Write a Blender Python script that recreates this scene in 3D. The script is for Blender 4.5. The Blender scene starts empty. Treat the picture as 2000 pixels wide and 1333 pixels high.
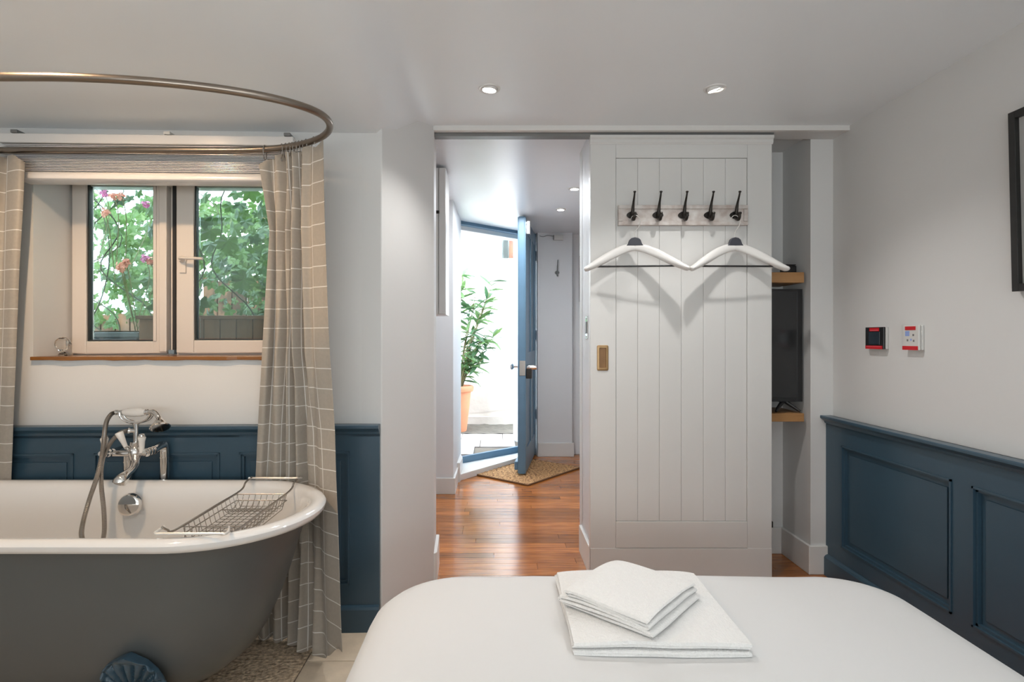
import bpy, bmesh, math, random
from mathutils import Matrix, Vector, noise
random.seed(7)
PI = math.pi
SC = bpy.context.scene
COL = SC.collection

# ------------------------------------------------------------------ camera, world, lights, exposure
CAMZ, F = 1.12, 1111.1
cd = bpy.data.cameras.new('camera'); cam = bpy.data.objects.new('camera', cd); COL.objects.link(cam)
cam.location = (0, 0, CAMZ); cam.rotation_euler = (PI/2, 0, 0)
cd.sensor_width = 36; cd.lens = 20; cd.shift_x = 0.0165; cd.shift_y = -0.00325
cd.clip_start = 0.02; SC.camera = cam
SC.view_settings.view_transform = 'Standard'; SC.view_settings.look = 'None'
SC.view_settings.gamma = 1; SC.view_settings.exposure = 0.06
SC.view_settings.use_curve_mapping = False
w = bpy.data.worlds.new('sky'); SC.world = w; w.use_nodes = True
nt = w.node_tree; nt.nodes.clear()
wo = nt.nodes.new('ShaderNodeOutputWorld'); bg = nt.nodes.new('ShaderNodeBackground')
bg.inputs[0].default_value = (0.72, 0.86, 1.0, 1); bg.inputs[1].default_value = 13.0
nt.links.new(bg.outputs[0], wo.inputs[0])
def light(name, kind, loc, power, col=(1, 1, 1), rot=(0, 0, 0), **kw):
    l = bpy.data.lights.new(name, kind); o = bpy.data.objects.new(name, l); COL.objects.link(o)
    o.location = loc; o.rotation_euler = rot; l.energy = power; l.color = col
    for k, v in kw.items(): setattr(l, k, v)
    return o
light('sun', 'SUN', (0, 0, 6), 9.0, (1.0, 0.95, 0.86), (math.radians(48), 0, math.radians(20)), angle=0.02)
# unseen fill panel added behind the camera to lift walls and ceiling
light('room_fill', 'AREA', (0.0, -1.95, 1.25), 78, (0.93, 0.98, 1.0), (math.radians(139), 0, 0), shape='RECTANGLE', size=3.4, size_y=1.3)
DL_POW, BATH_POW = 20, 36
light('hall_fill', 'AREA', (0.15, 4.0, 2.09), 17, (0.90, 0.95, 1.0), (0, 0, 0), shape='RECTANGLE', size=0.3, size_y=0.9)  # added area light that brightens the hall, on top of its two downlights

# ------------------------------------------------------------------ helpers
def P(px, py, Y): return Vector(((px-967)*Y/F, Y, CAMZ+(660-py)*Y/F))
TH = math.radians(2.0)
WM = Matrix.Translation((-0.44, 2.20, 0)) @ Matrix.Rotation(TH, 4, 'Z')   # frame of the window wall
WMI = WM.inverted()
def L(px, py, yl=0.0):
    """point of the plane local y=yl of the window wall on the ray through px,py, in wall coordinates"""
    d = Vector(((px-967)/F, 1, (660-py)/F)); o = Vector((0, 0, CAMZ))
    dl = WMI.to_3x3() @ d; ol = WMI @ o
    t = (yl-ol.y)/dl.y
    return ol+dl*t
def sstep(a, b, x):
    t = min(1, max(0, (x-a)/(b-a))); return t*t*(3-2*t)
def ceil_z(X, Y): return 2.08-0.175*sstep(0.9, 2.35, Y)*(1-sstep(-0.46, -0.29, X))

class MB:
    def __init__(s): s.v = []; s.f = []; s.uv = None
    def add(s, vs, fs, M=None):
        n = len(s.v)
        s.v += [(M @ Vector(p)) if M else Vector(p) for p in vs]
        s.f += [tuple(i+n for i in f) for f in fs]; return s
    def box(s, x0, x1, y0, y1, z0, z1, M=None):
        vs = [(x, y, z) for z in (z0, z1) for y in (y0, y1) for x in (x0, x1)]
        return s.add(vs, [(0, 2, 3, 1), (4, 5, 7, 6), (0, 1, 5, 4), (2, 6, 7, 3), (0, 4, 6, 2), (1, 3, 7, 5)], M)
    def prism(s, poly, z0, z1, M=None):
        n = len(poly)
        vs = [(p[0], p[1], z0) for p in poly]+[(p[0], p[1], z1) for p in poly]
        fs = [tuple(range(n))[::-1], tuple(range(n, 2*n))]+[(i, (i+1) % n, n+(i+1) % n, n+i) for i in range(n)]
        return s.add(vs, fs, M)
    def tube(s, pts, r, n=10, closed=False, M=None, cap=True, flat=1.0, up=None):
        pts = [Vector(p) for p in pts]; m = len(pts); rs = r if isinstance(r, (list, tuple)) else [r]*m
        vs = []; fs = []; prev = None
        for i, p in enumerate(pts):
            if closed: t = pts[(i+1) % m]-pts[i-1]
            else: t = pts[min(i+1, m-1)]-pts[max(i-1, 0)]
            t.normalize()
            if prev is None:
                a = Vector(up) if up else (Vector((0, 0, 1)) if abs(t.z) < 0.9 else Vector((0, 1, 0)))
                nrm = (a-t*a.dot(t)).normalized()
            else:
                nrm = prev-t*prev.dot(t)
                nrm = nrm.normalized() if nrm.length > 1e-6 else prev
            prev = nrm; bn = t.cross(nrm)
            for k in range(n):
                a = 2*PI*k/n
                vs.append(p+(nrm*math.cos(a)*flat+bn*math.sin(a))*rs[i])
        for i in range(m if closed else m-1):
            j = (i+1) % m
            for k in range(n): fs.append((i*n+k, i*n+(k+1) % n, j*n+(k+1) % n, j*n+k))
        if not closed and cap: fs += [tuple(range(n))[::-1], tuple(range((m-1)*n, m*n))]
        return s.add(vs, fs, M)
    def lathe(s, prof, M=None, n=24, axis='Z'):
        vs = []; fs = []; m = len(prof)
        for r, z in prof:
            for k in range(n):
                a = 2*PI*k/n; vs.append((r*math.cos(a), r*math.sin(a), z))
        for i in range(m-1):
            for k in range(n): fs.append((i*n+k, i*n+(k+1) % n, (i+1)*n+(k+1) % n, (i+1)*n+k))
        if prof[0][0] > 1e-6: fs.append(tuple(range(n))[::-1])
        if prof[-1][0] > 1e-6: fs.append(tuple(range((m-1)*n, m*n)))
        return s.add(vs, fs, M)
    def loft(s, rings, M=None, cap0=False, cap1=False, closed=True):
        n = len(rings[0]); vs = [p for r in rings for p in r]; fs = []
        for i in range(len(rings)-1):
            for k in range(n if closed else n-1):
                fs.append((i*n+k, i*n+(k+1) % n, (i+1)*n+(k+1) % n, (i+1)*n+k))
        if cap0: fs.append(tuple(range(n))[::-1])
        if cap1: fs.append(tuple(range((len(rings)-1)*n, len(rings)*n)))
        return s.add(vs, fs, M)
    def build(s, name, m, parent=None, smooth=False, bevel=0, seg=2, sub=0, solid=0, mw=None):
        me = bpy.data.meshes.new(name)
        me.from_pydata([tuple(p) for p in s.v], [], s.f)
        bm = bmesh.new(); bm.from_mesh(me)
        bmesh.ops.remove_doubles(bm, verts=bm.verts, dist=1e-6)
        bmesh.ops.recalc_face_normals(bm, faces=bm.faces)
        bm.to_mesh(me); bm.free()
        me.materials.append(m)
        if smooth:
            for p in me.polygons: p.use_smooth = True
        o = bpy.data.objects.new(name, me); COL.objects.link(o)
        if parent: o.parent = parent
        if mw: o.matrix_world = mw
        if solid: q = o.modifiers.new('solid', 'SOLIDIFY'); q.thickness = solid; q.offset = 0
        if bevel: q = o.modifiers.new('bevel', 'BEVEL'); q.width = bevel; q.segments = seg; q.limit_method = 'ANGLE'; q.harden_normals = False
        if sub: q = o.modifiers.new('sub', 'SUBSURF'); q.levels = sub; q.render_levels = sub
        if smooth and not sub:
            try: me.set_sharp_from_angle(angle=math.radians(40))
            except Exception: pass
        return o
def box(name, m, parent, x0, x1, y0, y1, z0, z1, bevel=0, M=None):
    return MB().box(min(x0, x1), max(x0, x1), min(y0, y1), max(y0, y1), min(z0, z1), max(z0, z1), M).build(name, m, parent, bevel=bevel)
def thing(name, label, cat, loc=(0, 0, 0), group=None, rz=0):
    o = bpy.data.objects.new(name, None); COL.objects.link(o); o.location = loc; o.rotation_euler = (0, 0, rz)
    o.empty_display_size = 0.05
    o['label'] = label; o['category'] = cat
    if group: o['group'] = group
    return o
def tag(o, label, cat, group=None):
    o['label'] = label; o['category'] = cat
    if group: o['group'] = group
    return o
def struct(o, label=None, cat=None):
    o['kind'] = 'structure'
    if label: o['label'] = label
    if cat: o['category'] = cat
    return o
def scopy(o, parent=None):
    c = o.copy(); COL.objects.link(c)
    if parent: c.parent = parent
    return c
def basis(o, xd, yd, zd):
    M = Matrix.Identity(4)
    for i, v in enumerate((Vector(xd), Vector(yd), Vector(zd))):
        for j in range(3): M[j][i] = v[j]
    M.translation = Vector(o); return M
def look(o, d):
    """matrix whose z axis points along d"""
    q = Vector(d).normalized().to_track_quat('Z', 'Y').to_matrix().to_4x4(); q.translation = Vector(o); return q
def smoothpts(pts, k=6):
    pts = [Vector(p) for p in pts]; out = []
    for i in range(len(pts)-1):
        p0 = pts[max(i-1, 0)]; p1 = pts[i]; p2 = pts[i+1]; p3 = pts[min(i+2, len(pts)-1)]
        for j in range(k):
            t = j/k
            out.append(0.5*((2*p1)+(-p0+p2)*t+(2*p0-5*p1+4*p2-p3)*t*t+(-p0+3*p1-3*p2+p3)*t**3))
    out.append(pts[-1]); return out

# ------------------------------------------------------------------ materials
def mat(name, col, rough=0.5, metal=0.0, var=0.06, vscale=6, bump=0.0, bscale=60, spec=0.5, trans=0.0, rnd=0.0, coat=0.0, stretch=None, dark=None, sheen=0.0, emit=None, estr=0, con=0):
    m = bpy.data.materials.new(name); m.use_nodes = True; t = m.node_tree; N = t.nodes; K = t.links
    b = N['Principled BSDF']
    b.inputs['Roughness'].default_value = rough; b.inputs['Metallic'].default_value = metal
    b.inputs['Specular IOR Level'].default_value = spec
    b.inputs['Transmission Weight'].default_value = trans
    b.inputs['Coat Weight'].default_value = coat
    b.inputs['Sheen Weight'].default_value = sheen
    tc = N.new('ShaderNodeTexCoord'); src = tc.outputs['Object']
    if stretch:
        mp = N.new('ShaderNodeMapping'); mp.inputs['Scale'].default_value = stretch
        K.new(src, mp.inputs[0]); src = mp.outputs[0]
    ns = N.new('ShaderNodeTexNoise'); ns.inputs['Scale'].default_value = vscale; ns.inputs['Detail'].default_value = 5
    K.new(src, ns.inputs['Vector'])
    mx = N.new('ShaderNodeMix'); mx.data_type = 'RGBA'
    c = Vector(col); d = Vector(dark) if dark else c*(1-var*2); e = c*(1+var)
    mx.inputs[6].default_value = (*d, 1); mx.inputs[7].default_value = (*e, 1)
    if con:
        cr_m = N.new('ShaderNodeMapRange'); cr_m.inputs[1].default_value = 0.5-con; cr_m.inputs[2].default_value = 0.5+con
        K.new(ns.outputs[0], cr_m.inputs[0]); K.new(cr_m.outputs[0], mx.inputs[0])
    else: K.new(ns.outputs[0], mx.inputs[0])
    out = mx.outputs[2]
    if rnd:
        oi = N.new('ShaderNodeObjectInfo'); mr = N.new('ShaderNodeMapRange')
        mr.inputs[3].default_value = 1-rnd; mr.inputs[4].default_value = 1+rnd
        K.new(oi.outputs['Random'], mr.inputs[0])
        hs = N.new('ShaderNodeHueSaturation'); K.new(mr.outputs[0], hs.inputs['Value']); K.new(out, hs.inputs['Color'])
        out = hs.outputs[0]
    K.new(out, b.inputs['Base Color'])
    if bump:
        n2 = N.new('ShaderNodeTexNoise'); n2.inputs['Scale'].default_value = bscale; n2.inputs['Detail'].default_value = 4
        K.new(src, n2.inputs['Vector'])
        bp = N.new('ShaderNodeBump'); bp.inputs['Strength'].default_value = bump; bp.inputs['Distance'].default_value = 0.01
        K.new(n2.outputs[0], bp.inputs['Height']); K.new(bp.outputs[0], b.inputs['Normal'])
    if emit:
        b.inputs['Emission Color'].default_value = (*emit, 1); b.inputs['Emission Strength'].default_value = estr
    return m
M_wall = mat('wall_paint', (0.70, 0.695, 0.68), 0.55, var=0.015, vscale=3, bump=0.04, bscale=25)
M_ceil = mat('ceiling_paint', (0.83, 0.86, 0.875), 0.38, var=0.015, vscale=2, bump=0.06, bscale=8)
M_hceil = mat('hall_ceiling_gloss', (0.82, 0.83, 0.85), 0.28, var=0.01, vscale=2, bump=0.05, bscale=8)
M_hall = mat('hall_paint', (0.72, 0.725, 0.735), 0.5, var=0.015, vscale=3, bump=0.03, bscale=20)
M_trim = mat('white_gloss_trim', (0.74, 0.725, 0.70), 0.32, var=0.02, vscale=5, bump=0.02, bscale=30)
M_door = mat('white_painted_wood', (0.69, 0.685, 0.665), 0.38, var=0.03, vscale=4, bump=0.05, bscale=14, stretch=(1, 1, 0.3))
M_blue = mat('blue_grey_satin_paint', (0.040, 0.082, 0.118), 0.28, var=0.08, vscale=5, bump=0.03, bscale=18)
M_blued = mat('blue_door_paint', (0.115, 0.215, 0.31), 0.35, var=0.1, vscale=6, bump=0.04, bscale=25)
M_tub = mat('grey_tub_paint', (0.085, 0.092, 0.092), 0.42, var=0.05, vscale=5, bump=0.02, bscale=30)
M_enam = mat('white_enamel', (0.74, 0.735, 0.725), 0.08, var=0.01, vscale=3, coat=0.5)
M_claw = mat('blue_foot_paint', (0.035, 0.075, 0.11), 0.28, var=0.15, vscale=20)
M_chrome = mat('chrome', (0.78, 0.76, 0.74), 0.09, metal=1.0, var=0.02, vscale=20)
M_steel = mat('steel_wire', (0.42, 0.39, 0.36), 0.25, metal=0.9, var=0.05, vscale=40)
M_white_wire = mat('white_coated_wire', (0.7, 0.67, 0.63), 0.25, metal=0.3, var=0.03)
M_bronze = mat('brushed_nickel_tube', (0.30, 0.255, 0.215), 0.30, metal=1.0, var=0.12, vscale=14, stretch=(1, 1, 8))
M_iron = mat('dark_bronze_iron', (0.045, 0.040, 0.035), 0.35, metal=0.75, var=0.3, vscale=60)
M_porc = mat('porcelain', (0.80, 0.76, 0.71), 0.1, var=0.01)
M_black = mat('black_plastic', (0.012, 0.012, 0.013), 0.3, var=0.1)
M_bar = mat('black_bar', (0.02, 0.02, 0.02), 0.4, var=0.1)
M_screen = mat('tv_screen', (0.02, 0.021, 0.022), 0.12, var=0.05)
M_frame = mat('black_picture_frame', (0.014, 0.013, 0.012), 0.4, var=0.2, vscale=40)
M_shelf = mat('oak_shelf', (0.46, 0.25, 0.10), 0.4, vscale=5, dark=(0.30, 0.14, 0.045), stretch=(1.2, 9, 9), bump=0.05, bscale=30)
M_sill = mat('varnished_sill', (0.33, 0.14, 0.035), 0.25, vscale=4, dark=(0.14, 0.05, 0.012), stretch=(1.2, 9, 9))
M_pull = mat('brass_pull', (0.42, 0.27, 0.13), 0.38, metal=0.6, var=0.12, vscale=30)
M_plank = mat('red_brown_floorboard', (0.54, 0.195, 0.045), 0.18, vscale=4, con=0.22, dark=(0.24, 0.07, 0.016), stretch=(1.5, 18, 18), rnd=0.30, bump=0.03, bscale=12, coat=0.12)
M_floor = mat('subfloor', (0.10, 0.04, 0.02), 0.6, var=0.1)
M_tile = mat('beige_stone_tile', (0.78, 0.64, 0.48), 0.5, vscale=14, var=0.14, bump=0.15, bscale=90, rnd=0.06)
M_rtile = mat('rough_stone_tile', (1.0, 0.80, 0.58), 0.6, vscale=70, dark=(0.36, 0.24, 0.145), con=0.2, bump=0.8, bscale=95, rnd=0.05)
M_grout = mat('grout', (0.16, 0.13, 0.10), 0.8)
M_sheet = mat('white_cotton_sheet', (0.66, 0.66, 0.655), 0.75, var=0.01, vscale=2, bump=0.10, bscale=3.5, sheen=0.2)
M_towel = mat('white_terry', (0.86, 0.85, 0.83), 0.95, var=0.03, vscale=120, bump=0.45, bscale=240, sheen=0.4)
M_hang = mat('white_hanger_wood', (0.74, 0.725, 0.70), 0.35, var=0.02)
M_neck = mat('charcoal_hanger_neck', (0.045, 0.047, 0.06), 0.5, var=0.1)
M_rack = mat('distressed_white_wood', (0.68, 0.655, 0.625), 0.5, vscale=26, dark=(0.45, 0.37, 0.33), con=0.22, bump=0.1, bscale=50)
M_coir = mat('coir', (0.62, 0.36, 0.16), 0.9, vscale=70, dark=(0.22, 0.10, 0.04), con=0.15, bump=1.0, bscale=90)
M_coird = mat('coir_edge', (0.20, 0.10, 0.045), 0.9, var=0.2, vscale=90)
M_rtape = mat('red_tape', (0.62, 0.01, 0.018), 0.35, var=0.05)
M_pvc = mat('window_frame_paint', (0.72, 0.66, 0.60), 0.32, var=0.02, vscale=5)
M_seal = mat('dark_gasket', (0.03, 0.035, 0.035), 0.5)
M_blind = mat('white_blind_slat', (0.74, 0.715, 0.69), 0.22, var=0.01)
M_terra = mat('terracotta', (0.62, 0.235, 0.115), 0.7, var=0.12, vscale=8, bump=0.1)
M_soil = mat('soil', (0.05, 0.035, 0.025), 0.95, var=0.3, vscale=40)
M_stem = mat('plant_stem', (0.20, 0.17, 0.07), 0.7, var=0.2, vscale=20)
M_vstem = mat('vine_stem', (0.06, 0.055, 0.03), 0.8, var=0.3, vscale=20)
M_court = mat('white_render_wall', (0.82, 0.80, 0.77), 0.85, var=0.05, vscale=3, bump=0.3, bscale=20)
M_plinth = mat('weathered_render', (0.62, 0.57, 0.51), 0.9, vscale=4, dark=(0.42, 0.37, 0.32), bump=0.4, bscale=15)
M_pave = mat('pale_paving', (0.46, 0.42, 0.39), 0.85, vscale=5, dark=(0.30, 0.26, 0.24), bump=0.3, bscale=30, rnd=0.12)
M_moss = mat('mossy_kerb', (0.17, 0.145, 0.115), 0.9, vscale=14, dark=(0.05, 0.045, 0.035), bump=0.8, bscale=30)
M_fence = mat('brown_fence_board', (0.19, 0.085, 0.045), 0.75, vscale=5, dark=(0.07, 0.03, 0.016), stretch=(9, 9, 1), rnd=0.2)
M_trough = mat('grey_trough', (0.11, 0.11, 0.12), 0.7, var=0.15, vscale=10)
M_orange = mat('orange_cloth', (0.85, 0.17, 0.05), 0.8, var=0.15, vscale=12)
M_gwood = mat('grey_blue_frame', (0.20, 0.27, 0.33), 0.6, var=0.1)
M_print = mat('pale_print', (0.50, 0.495, 0.48), 0.15, vscale=4, var=0.12)
M_blueprint = mat('blue_print', (0.30, 0.40, 0.75), 0.3)
M_plate = mat('white_plastic', (0.66, 0.65, 0.62), 0.3, var=0.01)
M_petal = mat('red_petal', (0.95, 0.40, 0.30), 0.7, var=0.25, vscale=40)
M_ppetal = mat('pink_petal', (0.75, 0.22, 0.45), 0.7, var=0.2, vscale=40)
M_dark = mat('dark_gap', (0.03, 0.03, 0.03), 0.8)
M_track = mat('grey_track', (0.22, 0.22, 0.215), 0.4, metal=0.3)

def leaf_mat(name, col, dark, tr=0.5):
    m = bpy.data.materials.new(name); m.use_nodes = True; t = m.node_tree; N = t.nodes; K = t.links; N.clear()
    o = N.new('ShaderNodeOutputMaterial'); mx = N.new('ShaderNodeMixShader'); d = N.new('ShaderNodeBsdfPrincipled'); tl = N.new('ShaderNodeBsdfTranslucent')
    oi = N.new('ShaderNodeObjectInfo'); tc = N.new('ShaderNodeTexCoord'); ns = N.new('ShaderNodeTexNoise'); ns.inputs['Scale'].default_value = 18
    K.new(tc.outputs['Object'], ns.inputs[0])
    ad = N.new('ShaderNodeMath'); ad.operation = 'MULTIPLY_ADD'; ad.inputs[1].default_value = 0.7
    K.new(oi.outputs['Random'], ad.inputs[0])
    m2 = N.new('ShaderNodeMath'); m2.operation = 'MULTIPLY'; m2.inputs[1].default_value = 0.4; K.new(ns.outputs[0], m2.inputs[0]); K.new(m2.outputs[0], ad.inputs[2])
    c = N.new('ShaderNodeMix'); c.data_type = 'RGBA'; c.inputs[6].default_value = (*dark, 1); c.inputs[7].default_value = (*col, 1)
    K.new(ad.outputs[0], c.inputs[0]); K.new(c.outputs[2], d.inputs['Base Color']); d.inputs['Roughness'].default_value = 0.45
    K.new(c.outputs[2], tl.inputs[0]); mx.inputs[0].default_value = tr
    K.new(d.outputs[0], mx.inputs[1]); K.new(tl.outputs[0], mx.inputs[2]); K.new(mx.outputs[0], o.inputs[0]); return m
M_vleaf = leaf_mat('vine_leaf', (0.10, 0.165, 0.042), (0.008, 0.022, 0.011))
M_oleaf = leaf_mat('oleander_leaf', (0.15, 0.25, 0.08), (0.025, 0.085, 0.05), 0.35)

def glass_mat(name, col=(0.93, 0.97, 0.96), rough=0.0, k=1.0):
    m = bpy.data.materials.new(name); m.use_nodes = True; t = m.node_tree; N = t.nodes; K = t.links; N.clear()
    o = N.new('ShaderNodeOutputMaterial'); mx = N.new('ShaderNodeMixShader'); a = N.new('ShaderNodeBsdfTransparent'); g = N.new('ShaderNodeBsdfGlossy')
    fr = N.new('ShaderNodeFresnel'); fr.inputs[0].default_value = 1.5; ml = N.new('ShaderNodeMath'); ml.operation = 'MULTIPLY'; ml.inputs[1].default_value = k
    a.inputs[0].default_value = (*col, 1); g.inputs[1].default_value = rough; g.inputs[0].default_value = (0.95, 0.97, 1, 1)
    K.new(fr.outputs[0], ml.inputs[0]); K.new(ml.outputs[0], mx.inputs[0]); K.new(a.outputs[0], mx.inputs[1]); K.new(g.outputs[0], mx.inputs[2]); K.new(mx.outputs[0], o.inputs[0]); return m
M_glass = glass_mat('pane_glass', (0.88, 0.93, 0.91), 0.0, 1.0)
M_ornglass = mat('ornament_glass', (0.95, 0.95, 0.93), 0.05, trans=1.0, var=0)
M_lamp = mat('lamp_face', (1, 1, 1), 0.4, var=0, emit=(1.0, 0.96, 0.88), estr=14)

def curtain_mat():
    m = mat('windowpane_check_linen', (0.47, 0.42, 0.355), 0.85, var=0.07, vscale=90, sheen=0.2)
    t = m.node_tree; N = t.nodes; K = t.links; b = N['Principled BSDF']
    src = b.inputs['Base Color'].links[0].from_socket
    uv = N.new('ShaderNodeUVMap'); uv.uv_map = 'cloth'; sp = N.new('ShaderNodeSeparateXYZ'); K.new(uv.outputs[0], sp.inputs[0])
    fac = None
    for i in (0, 1):
        a = N.new('ShaderNodeMath'); a.operation = 'DIVIDE'; a.inputs[1].default_value = 0.0705; K.new(sp.outputs[i], a.inputs[0])
        f = N.new('ShaderNodeMath'); f.operation = 'FRACT'; K.new(a.outputs[0], f.inputs[0])
        l = N.new('ShaderNodeMath'); l.operation = 'LESS_THAN'; l.inputs[1].default_value = 0.045; K.new(f.outputs[0], l.inputs[0])
        if fac is None: fac = l
        else:
            mxx = N.new('ShaderNodeMath'); mxx.operation = 'MAXIMUM'; K.new(fac.outputs[0], mxx.inputs[0]); K.new(l.outputs[0], mxx.inputs[1]); fac = mxx
    mx = N.new('ShaderNodeMix'); mx.data_type = 'RGBA'; mx.inputs[7].default_value = (0.84, 0.82, 0.78, 1)
    K.new(fac.outputs[0], mx.inputs[0]); K.new(src, mx.inputs[6]); K.new(mx.outputs[2], b.inputs['Base Color'])
    # thin cloth lets some light through
    tl = N.new('ShaderNodeBsdfTranslucent'); K.new(mx.outputs[2], tl.inputs[0]); ms = N.new('ShaderNodeMixShader'); ms.inputs[0].default_value = 0.18
    out = [n for n in N if n.type == 'OUTPUT_MATERIAL'][0]
    K.new(b.outputs[0], ms.inputs[1]); K.new(tl.outputs[0], ms.inputs[2]); K.new(ms.outputs[0], out.inputs[0])
    return m
M_curt = curtain_mat()

# ------------------------------------------------------------------ floors
A = Vector((-0.297, 4.83, 0)); Cc = Vector((0.385, 5.45, 0))           # threshold line of the outside door
fl = struct(MB().prism([(-2.45, -2.1), (1.66, -2.1), (1.66, 2.98), (1.05, 3.0), (1.05, 5.62), (0.4, 5.62), (Cc.x, Cc.y), (A.x, A.y), (-0.52, 4.83), (-0.52, 2.9), (-0.60, 2.3), (-2.45, 2.15)], -0.08, -0.012).build('floor', M_floor))
def inside_line(x, y):   # on the room side of the threshold
    return (x-A.x)*(Cc.y-A.y)-(y-A.y)*(Cc.x-A.x) > -0.02
row = 0.07; y = 0.3; k = 0
rr = random.Random(3)
while y < 5.55:
    x0 = -0.324 if y < 2.20 else (-0.47 if y < 4.83 else A.x+(y-A.y)*(Cc.x-A.x)/(Cc.y-A.y))
    x1 = 1.56 if y < 2.9 else 1.02
    if y+row > 5.50: x0 = max(x0, 0.45)
    cuts = [x0]; x = x0+rr.uniform(0.25, 1.0)
    while x < x1-0.15: cuts.append(x); x += rr.uniform(0.9, 1.25) if y > 1.5 else 1.6
    cuts.append(x1)
    for a, b in zip(cuts, cuts[1:]):
        MB().box(a+0.0008, b-0.0008, y+0.0008, y+row-0.0008, -0.012, 0.0).build('floorboard', M_plank, fl)
    y += row
# stone tiles round the bath: rough ones under the tub, a smooth border beside the bed
gr = struct(MB().box(-2.42, -0.326, -1.2, 2.188, -0.012, -0.004).build('floor_grout', M_grout))
xs = [-2.40, -1.974, -1.534, -1.094, -0.654, -0.326]; ys = [-1.1, -0.66, -0.22, 0.22, 0.66, 1.09, 1.53, 1.97, 2.186]
for i in range(5):
    for j in range(8):
        MB().box(xs[i]+0.002, xs[i+1]-0.002, ys[j]+0.002, ys[j+1]-0.002, -0.008, 0.0).build('floor_tile', M_rtile if i < 4 else M_tile, gr, bevel=0.001)

# ------------------------------------------------------------------ ceiling (dips towards the window wall)
c = MB(); nx, ny = 66, 60; xa, xb, ya, yb = -2.45, 1.66, -2.1, 2.60
for j in range(ny+1):
    for i in range(nx+1):
        X = xa+(xb-xa)*i/nx; Y = ya+(yb-ya)*j/ny; c.v.append(Vector((X, Y, ceil_z(X, Y))))
for j in range(ny):
    for i in range(nx): q = j*(nx+1)+i; c.f.append((q, q+1, q+nx+2, q+nx+1))
ce = struct(c.build('ceiling', M_ceil, smooth=True, solid=0))
bpy.context.view_layer.update()
struct(MB().box(-2.5, 1.7, -2.15, 2.75, 2.25, 2.3).build('ceiling_slab', M_wall))
struct(MB().prism([(-0.52, 2.66), (1.6, 2.66), (1.6, 3.06), (1.1, 3.06), (1.1, 5.62), (0.4, 5.62), (Cc.x, Cc.y), (A.x, A.y), (-0.6, 4.83), (-0.6, 2.66)], 2.11, 2.2).build('ceiling_hall', M_hceil))

# ------------------------------------------------------------------ window wall (local frame WM; local x runs to the left as negative)
WH = 2.12
ox0 = L(65, 600).x; ox1 = L(585, 600).x; oz0 = L(65, 702).z; oz1 = 1.80
wl = MB()
wl.box(-2.05, ox0, 0, 0.30, 0, WH).box(ox1, 0.0, 0, 0.30, 0, WH).box(ox0, ox1, 0, 0.30, 0, oz0).box(ox0, ox1, 0, 0.30, oz1, WH)
struct(wl.build('wall_window', M_wall, mw=WM))
# blue panelling below the window
def panelling(name, x0, x1, zt, panels, zb, ztp, mw, deep=0.016, parent=None):
    root = struct(MB().box(x0, x1, -0.006, 0.0, 0, zt).build(name, M_blue, parent, mw=mw))
    f = MB(); edges = [x0]
    for a, b in panels: edges += [a, b]
    edges.append(x1)
    for i in range(0, len(edges), 2):
        if edges[i+1]-edges[i] > 0.002: box('stile', M_blue, root, edges[i], edges[i+1], -0.006-deep, -0.006, 0.0, zt-0.012)
    for a, b in panels:
        box('rail', M_blue, root, a, b, -0.006-deep, -0.006, ztp, zt-0.012)
        box('rail', M_blue, root, a, b, -0.006-deep, -0.006, 0.0, zb)
        fr = MB(); w_ = 0.014                                                   # stepped moulding inside each panel
        for k, (ins, ww, dp) in enumerate(((0, 0.007, 0.021), (0.007, 0.009, 0.012))):
            A0, B0, Z0, Z1 = a+ins, b-ins, zb+ins, ztp-ins
            for bx in ((A0, B0, Z1-ww, Z1), (A0, B0, Z0, Z0+ww), (A0, A0+ww, Z0, Z1), (B0-ww, B0, Z0, Z1)):
                fr.box(bx[0], bx[1], -0.006-dp, -0.006, bx[2], bx[3])
        fr.build('panel_moulding', M_blue, root)
        g = 0.035
        if b-a > 2.5*g: MB().box(a+g, b-g, -0.011, -0.006, zb+g, ztp-g).build('raised_panel', M_blue, root, bevel=0.003)
    # capping rail: profile extruded along x
    prof = [(0, zt), (-0.048, zt), (-0.050, zt-0.004), (-0.050, zt-0.012), (-0.042, zt-0.018), (-0.032, zt-0.026), (-0.028, zt-0.036), (-0.022, zt-0.038), (-0.022, zt-0.046), (0, zt-0.046)]
    m = MB(); n = len(prof)
    m.add([(x0-0.002, p[0], p[1]) for p in prof]+[(x1, p[0], p[1]) for p in prof], [tuple(range(n)), tuple(range(n, 2*n))[::-1]]+[(i, (i+1) % n, n+(i+1) % n, n+i) for i in range(n)])
    m.build('capping_rail', M_blue, root)
    sk = [(0, 0), (-0.040, 0), (-0.040, 0.085), (-0.034, 0.093), (-0.024, 0.098), (0, 0.098)]
    m = MB(); n = len(sk)
    m.add([(x0, p[0], p[1]) for p in sk]+[(x1, p[0], p[1]) for p in sk], [tuple(range(n)), tuple(range(n, 2*n))[::-1]]+[(i, (i+1) % n, n+(i+1) % n, n+i) for i in range(n)])
    m.build('skirting', M_blue, root)
    return root
lx = lambda px: L(px, 880, -0.02).x
panelling('trim_1', -2.0, -0.003, L(500, 833, -0.05).z, [(lx(-330), lx(-140)), (lx(-100), lx(145)), (lx(185), lx(430)), (lx(468), lx(683))], 0.175, L(500, 884, -0.022).z, WM)

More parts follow.
